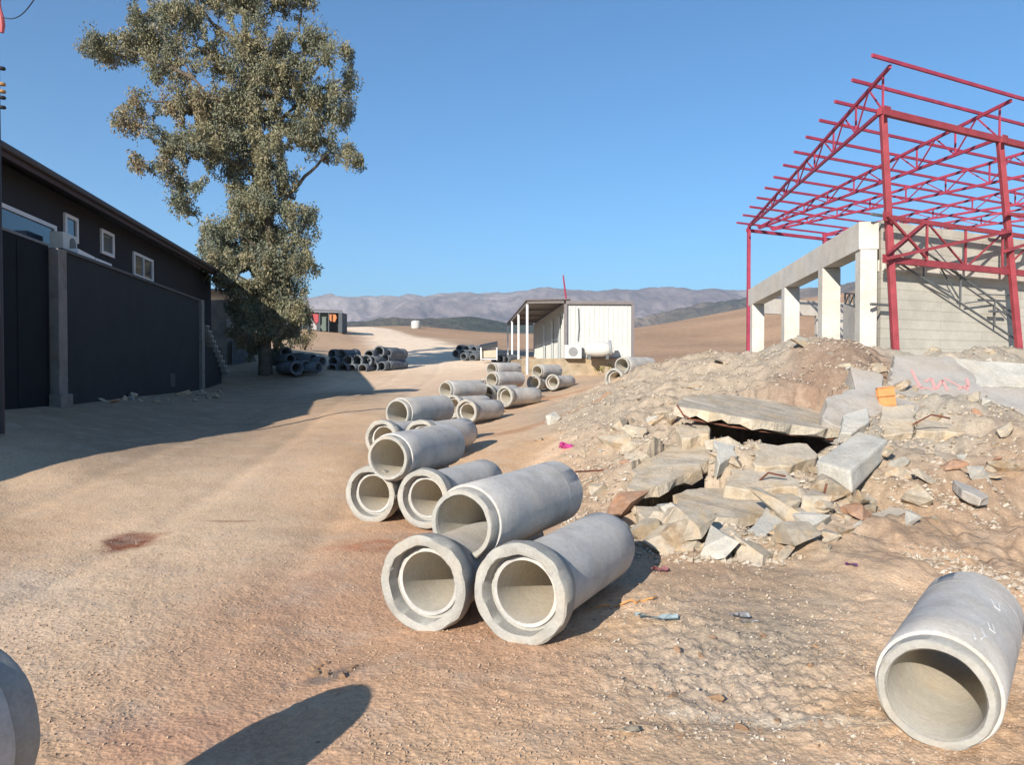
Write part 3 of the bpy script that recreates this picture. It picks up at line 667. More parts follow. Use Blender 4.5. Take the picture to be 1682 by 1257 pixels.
BL = [(195,78,42,26),(170,85,20,18),(255,60,50,36),(240,25,28,28),(290,20,42,30),(280,105,48,30),(232,172,34,24),(225,205,20,22),(330,60,40,30),(300,165,48,24),(330,190,48,36),(365,205,46,40),
      (395,0,55,28),(360,-25,90,30),(465,-10,50,30),(430,50,50,34),(480,60,44,38),(410,100,50,38),(460,130,50,36),(515,60,28,24),(545,88,32,24),(500,100,30,24),(350,105,34,20),
      (400,165,60,38),(455,190,52,34),(520,150,44,34),(560,150,24,34),(548,190,34,24),(275,230,38,32),(258,262,26,18),(285,275,34,22),(340,240,54,36),(400,245,54,38),(455,250,50,40),(510,215,42,28),(520,240,36,20),(560,252,30,14),(584,264,14,10),(572,190,16,30),(575,130,14,20),(150,80,14,12),(160,62,18,12),(205,200,14,18),(230,270,18,12),(310,345,10,16),
      (297,300,16,20),(296,330,9,26),(325,300,18,16),(395,295,42,30),(440,305,48,32),(480,290,26,24),(440,335,52,22),(385,330,12,12),(415,360,46,24),(480,355,36,22),(506,350,18,20),
      (370,380,44,30),(345,400,28,26),(430,395,58,34),(490,395,34,32),(380,425,46,30),(440,440,60,34),(495,435,32,22),(515,432,14,12),(350,435,26,22),(400,465,50,26),(455,480,54,30),(430,510,52,26),(480,505,34,24),(495,525,18,18),(400,500,30,18),(440,535,48,18),(480,528,30,18),(405,525,26,18),(425,555,26,18),(375,470,22,16),(445,565,26,18),(410,575,16,12),(355,455,20,16),(395,545,16,14),(470,550,20,14)]
V = []; Fc = []; Cc = []
def leaf_cloud(c, rad, nleaf, size, base, V, Cc, droop=.6):
    n = nleaf
    u = rng.normal(size=(n, 3)); u /= np.linalg.norm(u, axis=1)[:, None]; r = rng.random(n) ** .45
    P = np.array(c) + u * r[:, None] * np.array(rad)
    d = rng.normal(size=(n, 3)); d[:, 2] -= droop * 2.2; d /= np.linalg.norm(d, axis=1)[:, None]
    s = rng.normal(size=(n, 3)); s -= (s * d).sum(1)[:, None] * d; s /= np.linalg.norm(s, axis=1)[:, None]
    ln = size * rng.uniform(.6, 1.3, n)[:, None]; wd = ln * .2
    q = np.stack([P, P + d * ln * .5 + s * wd, P + d * ln, P + d * ln * .5 - s * wd], 1)
    V.append(q.reshape(-1, 3))
    col = np.array(base) * rng.uniform(.78, 1.2, n)[:, None] * (1 + rng.normal(size=(n, 3)) * .04)
    Cc.append(np.repeat(np.clip(col, .01, .6), 4, 0))
OLV = [(.235, .225, .14), (.255, .235, .14), (.195, .20, .13), (.265, .235, .135), (.165, .175, .12)]
for (px, py, rx, ry) in BL:
    px = px + random.uniform(-3, 3); X0 = sp(px, py, random.uniform(-1.2, 1.2)); s = TD / F
    a_, b_ = rx * s, ry * s; vol = a_ * b_ * min(a_, 1.7)
    k = max(8, int(vol * 30))
    for i in range(k):
        u = rng.normal(size=3); u /= np.linalg.norm(u); r = rng.random() ** .4 * .93
        c_ = np.array(X0) + u * r * np.array([a_, max(a_, .8) * 1.0, b_])
        base = OLV[rng.integers(5)]
        if px < 330 and 150 < py < 290 and rng.random() < .35: base = (.275, .215, .125)
        rr_ = rng.uniform(.2, .42); dz_ = rng.uniform(.9, 1.9); leaf_cloud(c_, (rr_, rr_, rr_ * dz_), int(rng.integers(90, 150)), rng.uniform(.11, .17), base, V, Cc)
VV = np.concatenate(V); CCa = np.concatenate(Cc)
# clip leaves around sky holes
nq = len(VV) // 4; cen = VV.reshape(nq, 4, 3).mean(1)
ppx = CX + cen[:, 0] / cen[:, 1] * F; ppy = HOR - (cen[:, 2] - EYE) / cen[:, 1] * F
keep = fbm(cen[:, 0] + cen[:, 1] * .35, cen[:, 2], 1.15, 3, 63, .6) > -.33
for (hx, hy, hr, hk) in [(308,116,9,8),(355,312,18,14),(345,332,18,22),(268,200,11,9),(350,62,8,12),(488,82,10,9),(500,325,14,9),(395,38,9,14),(282,205,10,12),(335,76,7,7),(470,232,7,7),(440,220,6,6)]:
    keep &= (((ppx - hx) / hr) ** 2 + ((ppy - hy) / hk) ** 2 + rng.normal(size=nq) * .35) > 1
VV = VV.reshape(nq, 4, 3)[keep].reshape(-1, 3); CCa = CCa.reshape(nq, 4, 3)[keep].reshape(-1, 3)
print('leaves', len(VV) // 4)
me = new_mesh('crown', VV, np.arange(len(VV)).reshape(-1, 4), LEAF, False)
me.attributes.new('leaf', 'FLOAT_COLOR', 'POINT').data.foreach_set('color', np.concatenate([CCa, np.ones((len(CCa), 1))], 1).astype(np.float32).ravel())
under(link('crown', me), tree)
def bush(px, py, d, rx, rz_, cols, label, name='bush', cat='bush', n=26, size=.12, group=None):
    p = W(px, py, d); zz = gz(p.x, p.y); t = thing(name, label, cat, (p.x, p.y, zz), 0, group); V = []; Cq = []
    for i in range(n):
        u = rng.normal(size=3); u /= np.linalg.norm(u); c_ = np.array([0, 0, rz_]) + u * rng.random() ** .5 * np.array([rx, rx, rz_])
        leaf_cloud(c_, (.25 * rx + .05,) * 3, 40, size, cols[rng.integers(len(cols))], V, Cq, .1)
    VV = np.concatenate(V); Ca = np.concatenate(Cq); me = new_mesh('foliage', VV, np.arange(len(VV)).reshape(-1, 4), LEAF, False)
    me.attributes.new('leaf', 'FLOAT_COLOR', 'POINT').data.foreach_set('color', np.concatenate([Ca, np.ones((len(Ca), 1))], 1).astype(np.float32).ravel())
    link('foliage', me, t)
    k = MB()
    for i in range(5):
        a_ = random.uniform(0, 6.28); k.tube([(0, 0, -.05), (math.cos(a_) * rx * .4, math.sin(a_) * rx * .4, rz_ * 1.1)], [.03, .01], 5)
    k.build('stem', TRUNKM, t)
bush(500, 560, 48, .9, .6, [(.16, .15, .07), (.25, .2, .09)], 'dry grey green bush beyond the dark pipes')
bush(478, 566, 47, .8, .8, [(.10, .12, .06), (.15, .15, .07)], 'green bush behind the tree trunk')
bush(958, 612, 35.5, .5, .25, [(.25, .24, .06), (.2, .22, .06)], 'yellow green weeds at the foot of the cabin plinth, left clump', 'weed_clump', 'weeds', 10, .1)
bush(992, 612, 35.5, .6, .25, [(.25, .24, .06), (.2, .22, .06)], 'yellow green weeds at the foot of the cabin plinth, right clump', 'weed_clump', 'weeds', 12, .1)

# ------------------------------------------------------------------ far hut, tank
ht = thing('open_hut', 'small dark roofed hut with red and orange cloths on the rise', 'hut', tuple(W(535, 541, 80)))
def hp(px, py, dd=0): return W(px, py, 80 + dd) - Vector(ht.location)
DKM = plain('hut_dark', (.05, .06, .07)); k = MB(); k.prism([hp(505,511), hp(563,513), hp(563,513,3.4), hp(505,511,3.4)], (0, 0, .22)); k.build('roof', plain('hut_roof', (.10, .10, .11)), ht)
k = MB(); k.prism([hp(505,546,2.5), hp(560,546,2.5), hp(560,514,2.5), hp(505,513,2.5)], (0, .2, 0)); k.build('back_wall', DKM, ht)
k = MB(); k.prism([hp(556,546), hp(562,546), hp(562,513.5), hp(556,513.5)], (0, 2.4, 0)); k.build('side_wall', DKM, ht)
k = MB(); k.prism([hp(526,544,1), hp(537,544,1), hp(537,515,1), hp(526,515,1)], (0, .3, 0)); k.build('door', plain('hut_green_door', (.10, .13, .11)), ht)
k = MB()
for px in (507, 525, 540): k.bar(hp(px, 546), hp(px, 513), .12)
k.build('post', DKM, ht)
def cloth(pts, mat, lab, dd=.5):
    k = MB(); k.prism([hp(*p, dd) + Vector(ht.location) for p in pts], (.05, .12, 0)); return tag(k.build('cloth', mat), lab, 'cloth')
cloth([(508,515),(523,516),(523,528),(519,533),(513,526),(508,524)], plain('red_cloth', (.34, .05, .06)), 'red cloth hanging at the left of the far hut')
cloth([(541,516),(551,516),(553,522),(550,529),(543,528),(540,522)], plain('orange_cloth', (.48, .17, .06)), 'orange cloth hanging at the right of the far hut')
cloth([(503,520),(508,519),(520,536),(520,542),(508,541)], plain('white_cloth', (.33, .31, .30)), 'pale sheet slumped under the red cloth of the far hut', .2)
wtk = thing('water_tank', 'small white water tank on the field edge beyond the road', 'tank', tuple(W(683, 541, 118)))
MB().lathe([(0, -.6), (.62, -.6), (.72, -.4), (.72, .45), (.5, .62), (0, .66)], 18, closed=False).build('tank_body', WHITEP, wtk, smooth=True)
wtk.children[0].rotation_euler = (R(90), 0, 0); wtk.children[0].location = (0, 0, .7)
k = MB(); k.lathe([(0, 0), (.22, 0), (.24, .05), (.2, .12), (0, .13)], 12, closed=False); o = k.build('lid', GREYST, wtk, smooth=True); o.rotation_euler = (R(90), 0, 0); o.location = (0, 0, 1.33)
# black board stand
bs = thing('display_stand', 'black topped board on a thin frame left of the white cabin', 'stand', tuple(W(803, 594, 43)))
def bp(px, py, dd=0): return W(px, py, 43 + dd) - Vector(bs.location)
k = MB(); k.prism([bp(788,569), bp(817,563), bp(817,571), bp(788,574)], (0, .5, .1)); k.build('black_top', BLACKM, bs)
k = MB()
for px in (790, 816): k.bar(bp(px, 592), bp(px, 571), .06); k.bar(bp(px, 592, .5), bp(px, 571, .5), .06)
k.bar(bp(790, 590), bp(816, 590), .06); k.build('frame', WHITEF, bs)
k = MB(); k.prism([bp(791,575,.2), bp(815,575,.2), bp(815,588,.2), bp(791,588,.2)], (0, .05, 0)); k.build('panel', plain('cream_panel', (.42, .36, .28)), bs)

# ------------------------------------------------------------------ white cabin with canopy
CB = thing('portable_cabin', 'white ribbed portable cabin with side canopy on a concrete plinth', 'cabin', tuple(W(985, 589, 35)))
O = Vector(CB.location); azc = R(-3.2); fx = Vector((math.cos(azc), math.sin(-azc) * 0 - math.sin(azc) * -1 * 0, 0))
ax = Vector((math.sin(azc), math.cos(azc), 0)); sx = Vector((math.cos(azc), -math.sin(azc), 0))
x0 = W(930, 589, 35); x1 = W(1040, 589, 35); wd = (x1 - x0).length; zt = W(985, 497, 35).z
P0 = x0 - O
def cb(u, v, z): return P0 + sx * u + ax * v + Vector((0, 0, z - P0.z - O.z))
hgt = zt - O.z; zb = O.z; LN = 18.0
k = MB(); k.prism([cb(.0, .06, zb), cb(wd, .06, zb), cb(wd, .06, zt - .1), cb(0, .06, zt - .1)], ax * (LN - .1)); k.build('wall', WHITEP, CB)
k = MB()
for u in np.arange(.18, wd - .1, .22): k.bar(cb(u, .052, zb + .05), cb(u, .045, zt - .12), .05, .014, up=ax)
for v in np.arange(.4, LN - .2, .45): k.bar(cb(-.012, v, zb + .05), cb(-.012, v, zt - .12), .03, .1, up=ax)
k.build('ribs', WHITEP, CB)
k = MB()
k.bar(cb(-.02, 0, zt), cb(wd + .02, 0, zt), .14, .16); k.bar(cb(wd, 0, zb), cb(wd, 0, zt - .08), .12); k.bar(cb(-.03, 0, zb), cb(-.03, 0, zt - .08), .14); k.bar(cb(.06, 0, zb + .03), cb(wd - .06, 0, zb + .03), .08, .06)
k.build('corner_frame', plain('grey_brown_frame', (.17, .15, .15)), CB)
k = MB(); k.prism([cb(0, .07, zt - .097), cb(wd, .07, zt - .097), cb(wd, LN, zt - .097), cb(0, LN, zt - .097)], (0, 0, .12)); k.build('roof', plain('cabin_roof', (.4, .4, .4)), CB)
k = MB(); cw = 1.85
k.prism([cb(-cw, -.1, zt + .07), cb(0.2, -.1, zt + .12), cb(.2, LN, zt + .12), cb(-cw, LN, zt + .07)], (0, 0, .05)); k.build('canopy_roof', paint('brown_sheet', (.12, .10, .095), .6, .3), CB)
k = MB(); k.bar(cb(-cw + .05, .0, zt), cb(-.1, 0, zt + .02), .06, .10)
for v in (4.5, 9, 13.5, 17.5): k.bar(cb(-cw + .05, v, zt), cb(-.05, v, zt + .02), .06, .10)
k.bar(cb(-cw + .05, 0, zt - .06), cb(-cw + .05, LN, zt - .06), .08, .08); k.build('canopy_beam', plain('canopy_steel', (.16, .14, .13)), CB)
for v in (.0, 6.2, 12.4, 17.6):
    MB().bar(cb(-cw + .05, v, .95), cb(-cw + .05, v, zt - .1), .10).build('canopy_post', WHITEF, CB)
for v in (2.0, 5.2, 9.5):
    MB().prism([cb(-.03, v, zb + .02), cb(-.03, v + .9, zb + .02), cb(-.03, v + .9, zt - .5), cb(-.03, v, zt - .5)], sx * -.03).build('door', plain('pale_door', (.50, .52, .50)), CB)
k = MB(); k.bar(cb(.55, -.03, zt - .25), cb(.58, -.03, zt - 1.2), .03); k.bar(cb(.58, -.03, zt - 1.2), cb(.53, -.03, zb + .8), .03); k.build('drain_pipe', GREYST, CB)
k = MB(); k.prism([cb(-cw - .2, .0, .2), cb(wd + .3, .0, .2), cb(wd + .3, .0, zb - .004), cb(-cw - .2, .0, zb - .004)], ax * (LN + .5))
pl = k.build('plinth', DIRTY); pl.location = O; tag(pl, 'dirty beige concrete plinth under the white cabin', 'plinth')
ms = MB(); a1 = W(931, 496, 34.9); a2 = W(925, 452, 34.9); ms.tube([a1 + Vector((0, .2, 0)), a2], [.05, .035], 6); tag(ms.build('mast', REDP), 'thin red mast leaning above the cabin corner', 'mast')
# AC unit + lying tanks in front of cabin
q = W(941, 578, 34.75); acu = thing('air_conditioner', 'white outdoor air conditioner with grey fan at the cabin corner', 'air conditioner', tuple(q))
MB().box((0, 0, 0), (.78, .30, .62)).build('case', WHITEP, acu, bevel=.02)
k = MB(); k.tube([(0, -.151, 0), (0, -.17, 0)], .21, 20); k.build('fan_grille', plain('fan_grey', (.22, .22, .22)), acu)
tk = thing('lying_tank', 'round white tank lying beside the cabin front', 'tank', tuple(W(982, 574, 34.3)))
k = MB().lathe([(0, -.75), (.25, -.72), (.38, -.55), (.41, -.3), (.41, .4), (.36, .6), (.2, .72), (0, .75)], 24, closed=False); o = k.build('tank_body', WHITEP, tk, smooth=True); o.rotation_euler = (0, 0, R(78)); o.scale = (.8, .8, .8)
k = MB().tube([(.50, -.05, .04), (.62, -.07, .05)], .36, 24); k.build('end_cap', plain('cap_grey', (.25, .26, .27)), tk)
for dx in (-.4, .4): MB().box((dx, 0, -.35), (.12, .55, .2)).build('cradle', GREYST, tk)

# ------------------------------------------------------------------ unfinished building, right
C1 = W(1456, 581, 15.0); VT = Vector((.081 / .82, 1, 0)).normalized(); SPAN = 12.4
VP = Vector((3.45, 1.82, 0)); VPn = VP.normalized()
ZC = W(1450, 181, 15).z; FL = 1.7
SF = thing('steel_roof_frame', 'red primed steel columns, trusses and purlins of an open lean-to roof', 'steel frame', (C1.x, C1.y, FL))
bpy.context.view_layer.update()
ZG1 = W(1456, 359, 15).z; ZG2 = W(1470, 428, 15).z
base0 = Vector((W(1450, 181, 15).x, 15.0, 0))
ZPK = W(1453, 122, 15.0).z
def tp(i, s, z): q = base0 + VP * i + VT * s; return Vector((q.x, q.y, z))
# columns
LEAN = Vector((.26, -.12, 0))
for i in range(5):
    k = MB(); k.bar(tp(i, 0, FL - .2) + LEAN * (1 + .6 * (i > 0)), tp(i, 0, ZC), .115, .115)
    c = add(k, 'column', REDO if i < 9 else REDP, SF, bevel=.006)
    k = MB(); k.bar(tp(i, SPAN, FL - .2), tp(i, SPAN, ZC), .11, .11); add(k, 'column', REDP, SF)
    for zc in (FL + 1.15, FL + 2.9):
        k = MB(); k.bar(tp(i, 0, zc) - VPn * .3, tp(i, 0, zc) + VPn * .3, .05, .05); add(k, 'column_clamp', GREYST, SF)
# trusses
def topz(s): return ZPK + (ZC + .05 - ZPK) * s / SPAN
for i in range(5):
    def tp2(i_, s_, z_, FT=(0, .13, .3, 1.0, 1.5)):
        a0 = tp(i_, 0, z_); b0 = tp(FT[i_], SPAN, z_); return a0.lerp(b0, s_ / SPAN)
    tq = tp2
    k = MB(); k.bar(tq(i, -.35, topz(-.45)), tq(i, SPAN + .1, topz(SPAN)), .055, .07); k.bar(tq(i, 0, ZC), tq(i, SPAN, ZC), .055, .07)
    ss = [0, 1.5, 3.0, 4.5, 6.0, 7.5, 9.0, 10.5]
    for s in ss: k.bar(tq(i, s, ZC), tq(i, s, topz(s)), .035)
    for a_, b_ in zip(ss[:-1], ss[1:]): k.bar(tq(i, a_, ZC), tq(i, (a_ + b_) / 2, topz((a_ + b_) / 2)), .028); k.bar(tq(i, (a_ + b_) / 2, topz((a_ + b_) / 2)), tq(i, b_, ZC), .028)
    add(k, 'truss', REDP, SF)
# purlins with ends left of the first truss
NP = 13
for j in range(NP):
    s = -.35 + (SPAN + .45) * j / (NP - 1) if j else -.4
    s = -.40 + (SPAN + .5) * j / (NP - 1)
    z = topz(s) + .085
    a_ = tp(0, s, z) - VPn * .55; b_ = tp(4, s, z) + VPn * .6
    k = MB(); k.bar(a_, b_, .045, .065); add(k, 'purlin', REDP, SF)
for i in range(5):
    for zz in (ZG1, ZG2, ZC - .08):
        k = MB(); q = tp(i, 0, zz) + VT * -.235; k.box(q, (.20, .012, .17), Matrix.Rotation(R(27.8), 3, 'Z')); add(k, 'gusset_plate', REDO, SF)
k = MB(); k.bar(tp(0, 0, ZC - .03) - VPn * .1, tp(4, 0, ZC - .03), .10, .13); add(k, 'main_beam', REDO, SF)
k = MB(); k.bar(tp(0, SPAN, ZC - .12) - VPn * .1, tp(4, SPAN, ZC - .12), .08, .11); add(k, 'eave_beam', REDP, SF)
# lattice girder on the road side
k = MB(); off = VT * -.18
k.bar(tp(0, 0, ZG1) + off, tp(4, 0, ZG1) + off, .06, .09); k.bar(tp(0, 0, ZG2) + off, tp(4, 0, ZG2) + off, .08, .13)
for i in range(4):
    for t in (.33, .66, 1.0): k.bar(tp(i + t, 0, ZG2) + off, tp(i + t, 0, ZG1) + off, .04)
    zs = [ZG2, ZG1, ZG2, ZG1]
    for q in range(3): k.bar(tp(i + q * .333, 0, zs[q]) + off, tp(i + (q + 1) * .333, 0, zs[q + 1]) + off, .032)
add(k, 'lattice_girder', REDO, SF)
# upward sloping lattice arm
k = MB(); zt2 = ZG1 + .05
k.bar(tp(0, -.3, ZG2), tp(1.05, -.3, ZG1 + .05), .06); k.bar(tp(0, -.3, ZG1), tp(.30, -.3, ZG2 + .1), .045); k.bar(tp(.0, -.3, ZG2 + .1), tp(.3, -.3, ZG1), .045)
k.bar(tp(1.0, -.3, ZG1 - .4), tp(2.0, -.3, ZG1 + .6), .06); k.bar(tp(1.0, -.3, ZG1 + .4), tp(2.0, -.3, ZG1 + .65), .06)
for t in (.2, .4, .6, .8): k.bar(tp(1 + t, -.3, ZG1 - .4 + t), tp(1 + t + .1, -.3, ZG1 + .4 + .25 * t), .04)
add(k, 'lattice_arm', REDO, SF)
# concrete frame
BF = thing('unfinished_building', 'pale concrete frame with block end wall and bare columns', 'building', (C1.x + 1, C1.y + 4, FL))
bpy.context.view_layer.update()
ZB1 = W(1450, 362, 15).z; bofs = Vector((-.28, 0, 0))
def bpnt(s, z, o=0): q = base0 + VT * s + Vector((-.20 + o, .12, 0)); return Vector((q.x, q.y, z))
BH = .55
far_s = 10.2
k = MB(); k.bar(bpnt(-.02, ZB1 - BH / 2), bpnt(far_s + .2, ZB1 - BH / 2 - .28), .38, BH); add(k, 'ring_beam', FRAMEC, BF, bevel=.01)
for s, wdt, dep in ((.12, .32, .30), (2.45, .40, .34), (5.8, .40, .34), (9.9, .38, .34)):
    q0 = bpnt(s, FL - .6); q1 = bpnt(s, ZB1 - BH - .003 - .28 * s / 10.4)
    k = MB(); k.box(((q0.x + q1.x) / 2, q0.y, (q0.z + q1.z) / 2), (wdt, dep, q1.z - q0.z), Matrix.Rotation(-R(5.6), 3, 'Z')); add(k, 'pillar', FRAMEC, BF, bevel=.01)
# block wall
m = M('block_wall', .9, .15)
br = m.t.nodes.new('ShaderNodeTexBrick'); br.inputs['Scale'].default_value = 1.0; br.inputs['Brick Width'].default_value = 2.6; br.inputs['Row Height'].default_value = .20; br.inputs['Mortar Size'].default_value = .012
br.inputs['Color1'].default_value = (.47, .44, .375, 1); br.inputs['Color2'].default_value = (.50, .47, .40, 1); br.inputs['Mortar'].default_value = (.40, .37, .31, 1)
cx = m.t.nodes.new('ShaderNodeCombineXYZ'); sxn = m.t.nodes.new('ShaderNodeSeparateXYZ'); m.t.links.new(m.tc(), sxn.inputs[0]); m.t.links.new(sxn.outputs[0], cx.inputs[0]); m.t.links.new(sxn.outputs[2], cx.inputs[1])
m.t.links.new(cx.outputs[0], br.inputs['Vector'])
c = m.mix(br.outputs['Color'], m.ramp(m.noise(1.3, 7, .7), [(.3, .78), (.7, 1.12)]), .9, 'MULTIPLY'); c = m.mix(c, m.ramp(m.noise(30, 4, .7), [(.3, .85), (.7, 1.1)]), .7, 'MULTIPLY')
m.color(c); m.bump(br.outputs['Fac'], -.4, .015); m.bump(m.noise(30, 5, .7), .4, .008); BLOCK = m.m
ZW = ZG1 + .02
k = MB(); a_ = tp(.03, .22, 0); b_ = tp(3.9, .22, 0)
k.prism([(a_.x, a_.y, FL - .6), (b_.x, b_.y, FL - .6), (b_.x, b_.y, ZW), (a_.x, a_.y, ZW)], VT * .22); add(k, 'block_wall', BLOCK, BF)
k = MB(); k.bar(tp(.03, .3, ZG2 - .05), tp(3.9, .3, ZG2 - .05), .24, .22); add(k, 'tie_beam', FRAMEC, BF)
# far side walls with openings
def bw(px0, px1, py0, py1, d0, d1):
    k = MB(); k.prism([W(px0, py1, d0), W(px1, py1, d1), W(px1, py0, d1), W(px0, py0, d0)], (0, .25, 0)); return k
k = MB(); ztb = W(1300, 490, 28).z
far0 = tp(.10, SPAN + 1.2, 0); far1 = tp(1.6, SPAN + 1.2, 0)
def fw(t0, t1, z0, z1):
    a_ = far0.lerp(far1, t0); b_ = far0.lerp(far1, t1); k.prism([(a_.x, a_.y, z0), (b_.x, b_.y, z0), (b_.x, b_.y, z1), (a_.x, a_.y, z1)], VT * .25)
zl = W(1300, 513, 28.5).z
fw(0, 1, zl, ztb + .1); fw(0, .06, 1, zl - .003); fw(.33, .42, 1, zl - .003); fw(.62, 1, 1, zl - .003); fw(.06, .33, 1, W(1300, 575, 28.5).z); fw(.42, .62, 1, W(1300, 570, 28.5).z)
add(k, 'back_wall', FRAMEC, BF)
# low side wall inside, stepping
k = MB(); A1 = W(1385, 478, 24); B1 = W(1440, 516, 19.5); k.prism([Vector((A1.x, A1.y, 1)), Vector((B1.x, B1.y, 1)), W(1440, 518, 19.5), W(1385, 500, 24)], (.2, .05, 0)); add(k, 'inner_wall', FRAMEC, BF)
rt = thing('lattice_railing', 'grey lattice rail on the low wall inside the frame', 'railing', tuple(W(1412, 500, 22)))
k = MB(); O2 = Vector(rt.location); a0, a1, b0, b1 = W(1388, 482, 24) - O2, W(1440, 484, 19.5) - O2, W(1388, 499, 24) - O2, W(1440, 517, 19.5) - O2
k.bar(a0, a1, .05); k.bar(b0, b1, .05)
for i in range(7):
    t = i / 6; k.bar(a0.lerp(a1, t), b0.lerp(b1, t), .04)
    if i < 6: k.bar(b0.lerp(b1, t), a0.lerp(a1, t + 1 / 6), .03)
k.build('rail', GREYST, rt)
# dark bars standing in for a lattice shadow on the block wall
lt = thing('painted_lattice_shadow', 'dark grey bars standing in for a lattice shadow across the pale block wall', 'truss', tuple(W(1570, 500, 15.5)))
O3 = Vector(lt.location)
def wlp(px, py, o=.14):   # point just in front of block wall seen at pixel
    nrm = Vector((VPn.y, -VPn.x, 0)); pt = tp(0, .22, 0) + nrm * o; dr = W(px, py, 1) - Vector((0, 0, EYE))
    t = pt.xy.dot(nrm.xy) / dr.xy.dot(nrm.xy); return Vector((0, 0, EYE)) + dr * t - O3
k = MB(); k.bar(wlp(1476, 431), wlp(1672, 560), .034); k.bar(wlp(1518, 412), wlp(1666, 516), .034); k.build('shadow_chord', GREYST, lt)
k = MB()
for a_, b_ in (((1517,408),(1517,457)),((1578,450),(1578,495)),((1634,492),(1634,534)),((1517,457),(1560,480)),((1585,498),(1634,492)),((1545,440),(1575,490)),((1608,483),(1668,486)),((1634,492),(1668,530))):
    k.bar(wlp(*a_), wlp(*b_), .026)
k.build('shadow_web', GREYST, lt)

# ------------------------------------------------------------------ rubble
def slab(name, pts, thick, mat, label, cat='slab', jag=.03, back=None, seg=.12, bottom=None):
    P = [W(p[0], p[1], p[2] * .965) for p in pts]; c = sum(P, Vector()) / len(P)
    A = np.array([list(p - c) for p in P]); _, _, vt = np.linalg.svd(A); n = Vector(vt[2])
    if n.dot(c - Vector((0, 0, EYE))) < 0: n = -n       # n points away from the camera
    Q = [p - n * (p - c).dot(n) for p in P]; out = []
    for i in range(len(Q)):
        a_, b_ = Q[i], Q[(i + 1) % len(Q)]; k = max(1, int((b_ - a_).length / seg))
        for j in range(k):
            t = j / k; q = a_.lerp(b_, t)
            if j: q += (c - q).normalized() * random.uniform(-jag, jag)
            out.append(q)
    bm = bmesh.new(); f0 = [bm.verts.new(q - c) for q in out]; fr = bm.faces.new(f0)
    r = bmesh.ops.extrude_face_region(bm, geom=[fr]); vs = [v for v in r['geom'] if isinstance(v, bmesh.types.BMVert)]
    for v in vs: v.co += n * thick + Vector([random.uniform(-.5, .5) * jag for _ in range(3)])
    bmesh.ops.recalc_face_normals(bm, faces=bm.faces)
    bmesh.ops.triangulate(bm, faces=[f for f in bm.faces if len(f.verts) > 4])
    bmesh.ops.bevel(bm, geom=[e for e in bm.edges if len(e.link_faces) == 2 and e.calc_face_angle(0) > .5], offset=min(.012, thick * .15), segments=1, affect='EDGES')
    me = bpy.data.meshes.new(name); bm.to_mesh(me); bm.free(); me.materials.append(mat)
    o = link(name, me, None, c); tag(o, label, cat); return o
# large slabs at the foot of the building
slab('broken_slab', [(1468,583,13.2),(1560,588,13.3),(1600,612,12.6),(1622,655,11.6),(1590,690,11.0),(1470,688,10.9),(1462,640,11.6)], .35, SLABM, 'big pale slab with faded pink spray paint below the block wall', jag=.05)
slab('broken_slab', [(1563,592,13.4),(1682,596,13.4),(1760,600,13.4),(1760,640,12.9),(1682,633,12.7),(1600,634,12.6),(1592,615,12.9)], .3, RUBW, 'long white slab under the block wall at the right edge', jag=.03)
slab('broken_slab', [(1606,640,12.2),(1682,637,12.3),(1780,640,12.4),(1780,740,10.4),(1682,716,10.6),(1625,684,11.0),(1636,665,11.5)], .3, SLABM, 'smooth grey slab with a wavy cracked left edge at the right edge', jag=.04)
slab('broken_slab', [(1398,600,12.3),(1450,615,12.2),(1452,650,11.5),(1448,680,11.0),(1390,700,10.4),(1352,690,10.6),(1356,655,11.2),(1405,640,11.6)], .3, SLABM, 'smooth grey slab between dirt heap and orange block', jag=.05)
slab('broken_slab', [(1448,668,10.9),(1505,664,10.9),(1500,712,10.1),(1440,716,10.0)], .4, RUB, 'ribbed pale concrete piece under the orange block', jag=.04)
slab('broken_slab', [(1505,690,10.8),(1600,690,10.9),(1588,712,10.3),(1505,706,10.3)], .3, RUB, 'rough pale slab edge under the pink painted slab', jag=.05)
# orange hollow block
ob = thing('hollow_clay_block', 'orange hollow clay block stuck among the grey slabs', 'block', tuple(W(1455, 652, 10.9)))
k = MB(); 
for (x_, z_) in ((-.09, 0), (.09, 0), (0, 0)): k.box((x_, 0, z_), (.02, .22, .26))
for z_ in (-.13, 0, .13): k.box((0, 0, z_), (.2, .216, .02))
k.box((0, .05, 0), (.17, .02, .24)); k.build('body', plain('orange_clay', (.55, .22, .07)), ob); ob.rotation_euler = (R(-6), R(4), R(72))
# overhanging slab with rusty underside
ov = slab('broken_slab', [(1262,828,7.7),(1290,818,7.9),(1325,858,7.3),(1332,890,6.9),(1300,915,6.6),(1225,918,6.5),(1215,890,6.7),(1240,862,7.2)], .12, RUBW, 'white painted concrete piece with a swirl of cracks at the foot of the heap', jag=.03)
slab('broken_slab', [(1342,868,7.2),(1385,862,7.3),(1388,888,7.0),(1352,910,6.7)], .12, RUBW, 'small white triangular fragment right of the cracked white piece', jag=.02)
slab('broken_slab', [(1368,838,7.8),(1405,830,8.0),(1400,850,7.6),(1380,862,7.4)], .1, RUBW, 'small flat white fragment above the triangular one', jag=.02)
slab('broken_slab', [(1425,850,7.6),(1460,832,7.9),(1500,838,7.8),(1485,870,7.3),(1450,878,7.2)], .16, RUB, 'low buff rock slab on bare earth right of the heap', jag=.04)
slab('broken_slab', [(1565,790,8.6),(1595,795,8.4),(1625,815,8.1),(1612,822,7.95),(1580,802,8.2)], .10, SLABM, 'thin grey slab tipped on edge on the right slope', jag=.03)
slab('broken_slab', [(1385,680,10.2),(1425,670,10.5),(1430,690,10.1),(1400,712,9.7),(1380,712,9.7)], .15, RUBW, 'white slab corner above the big block', jag=.02)
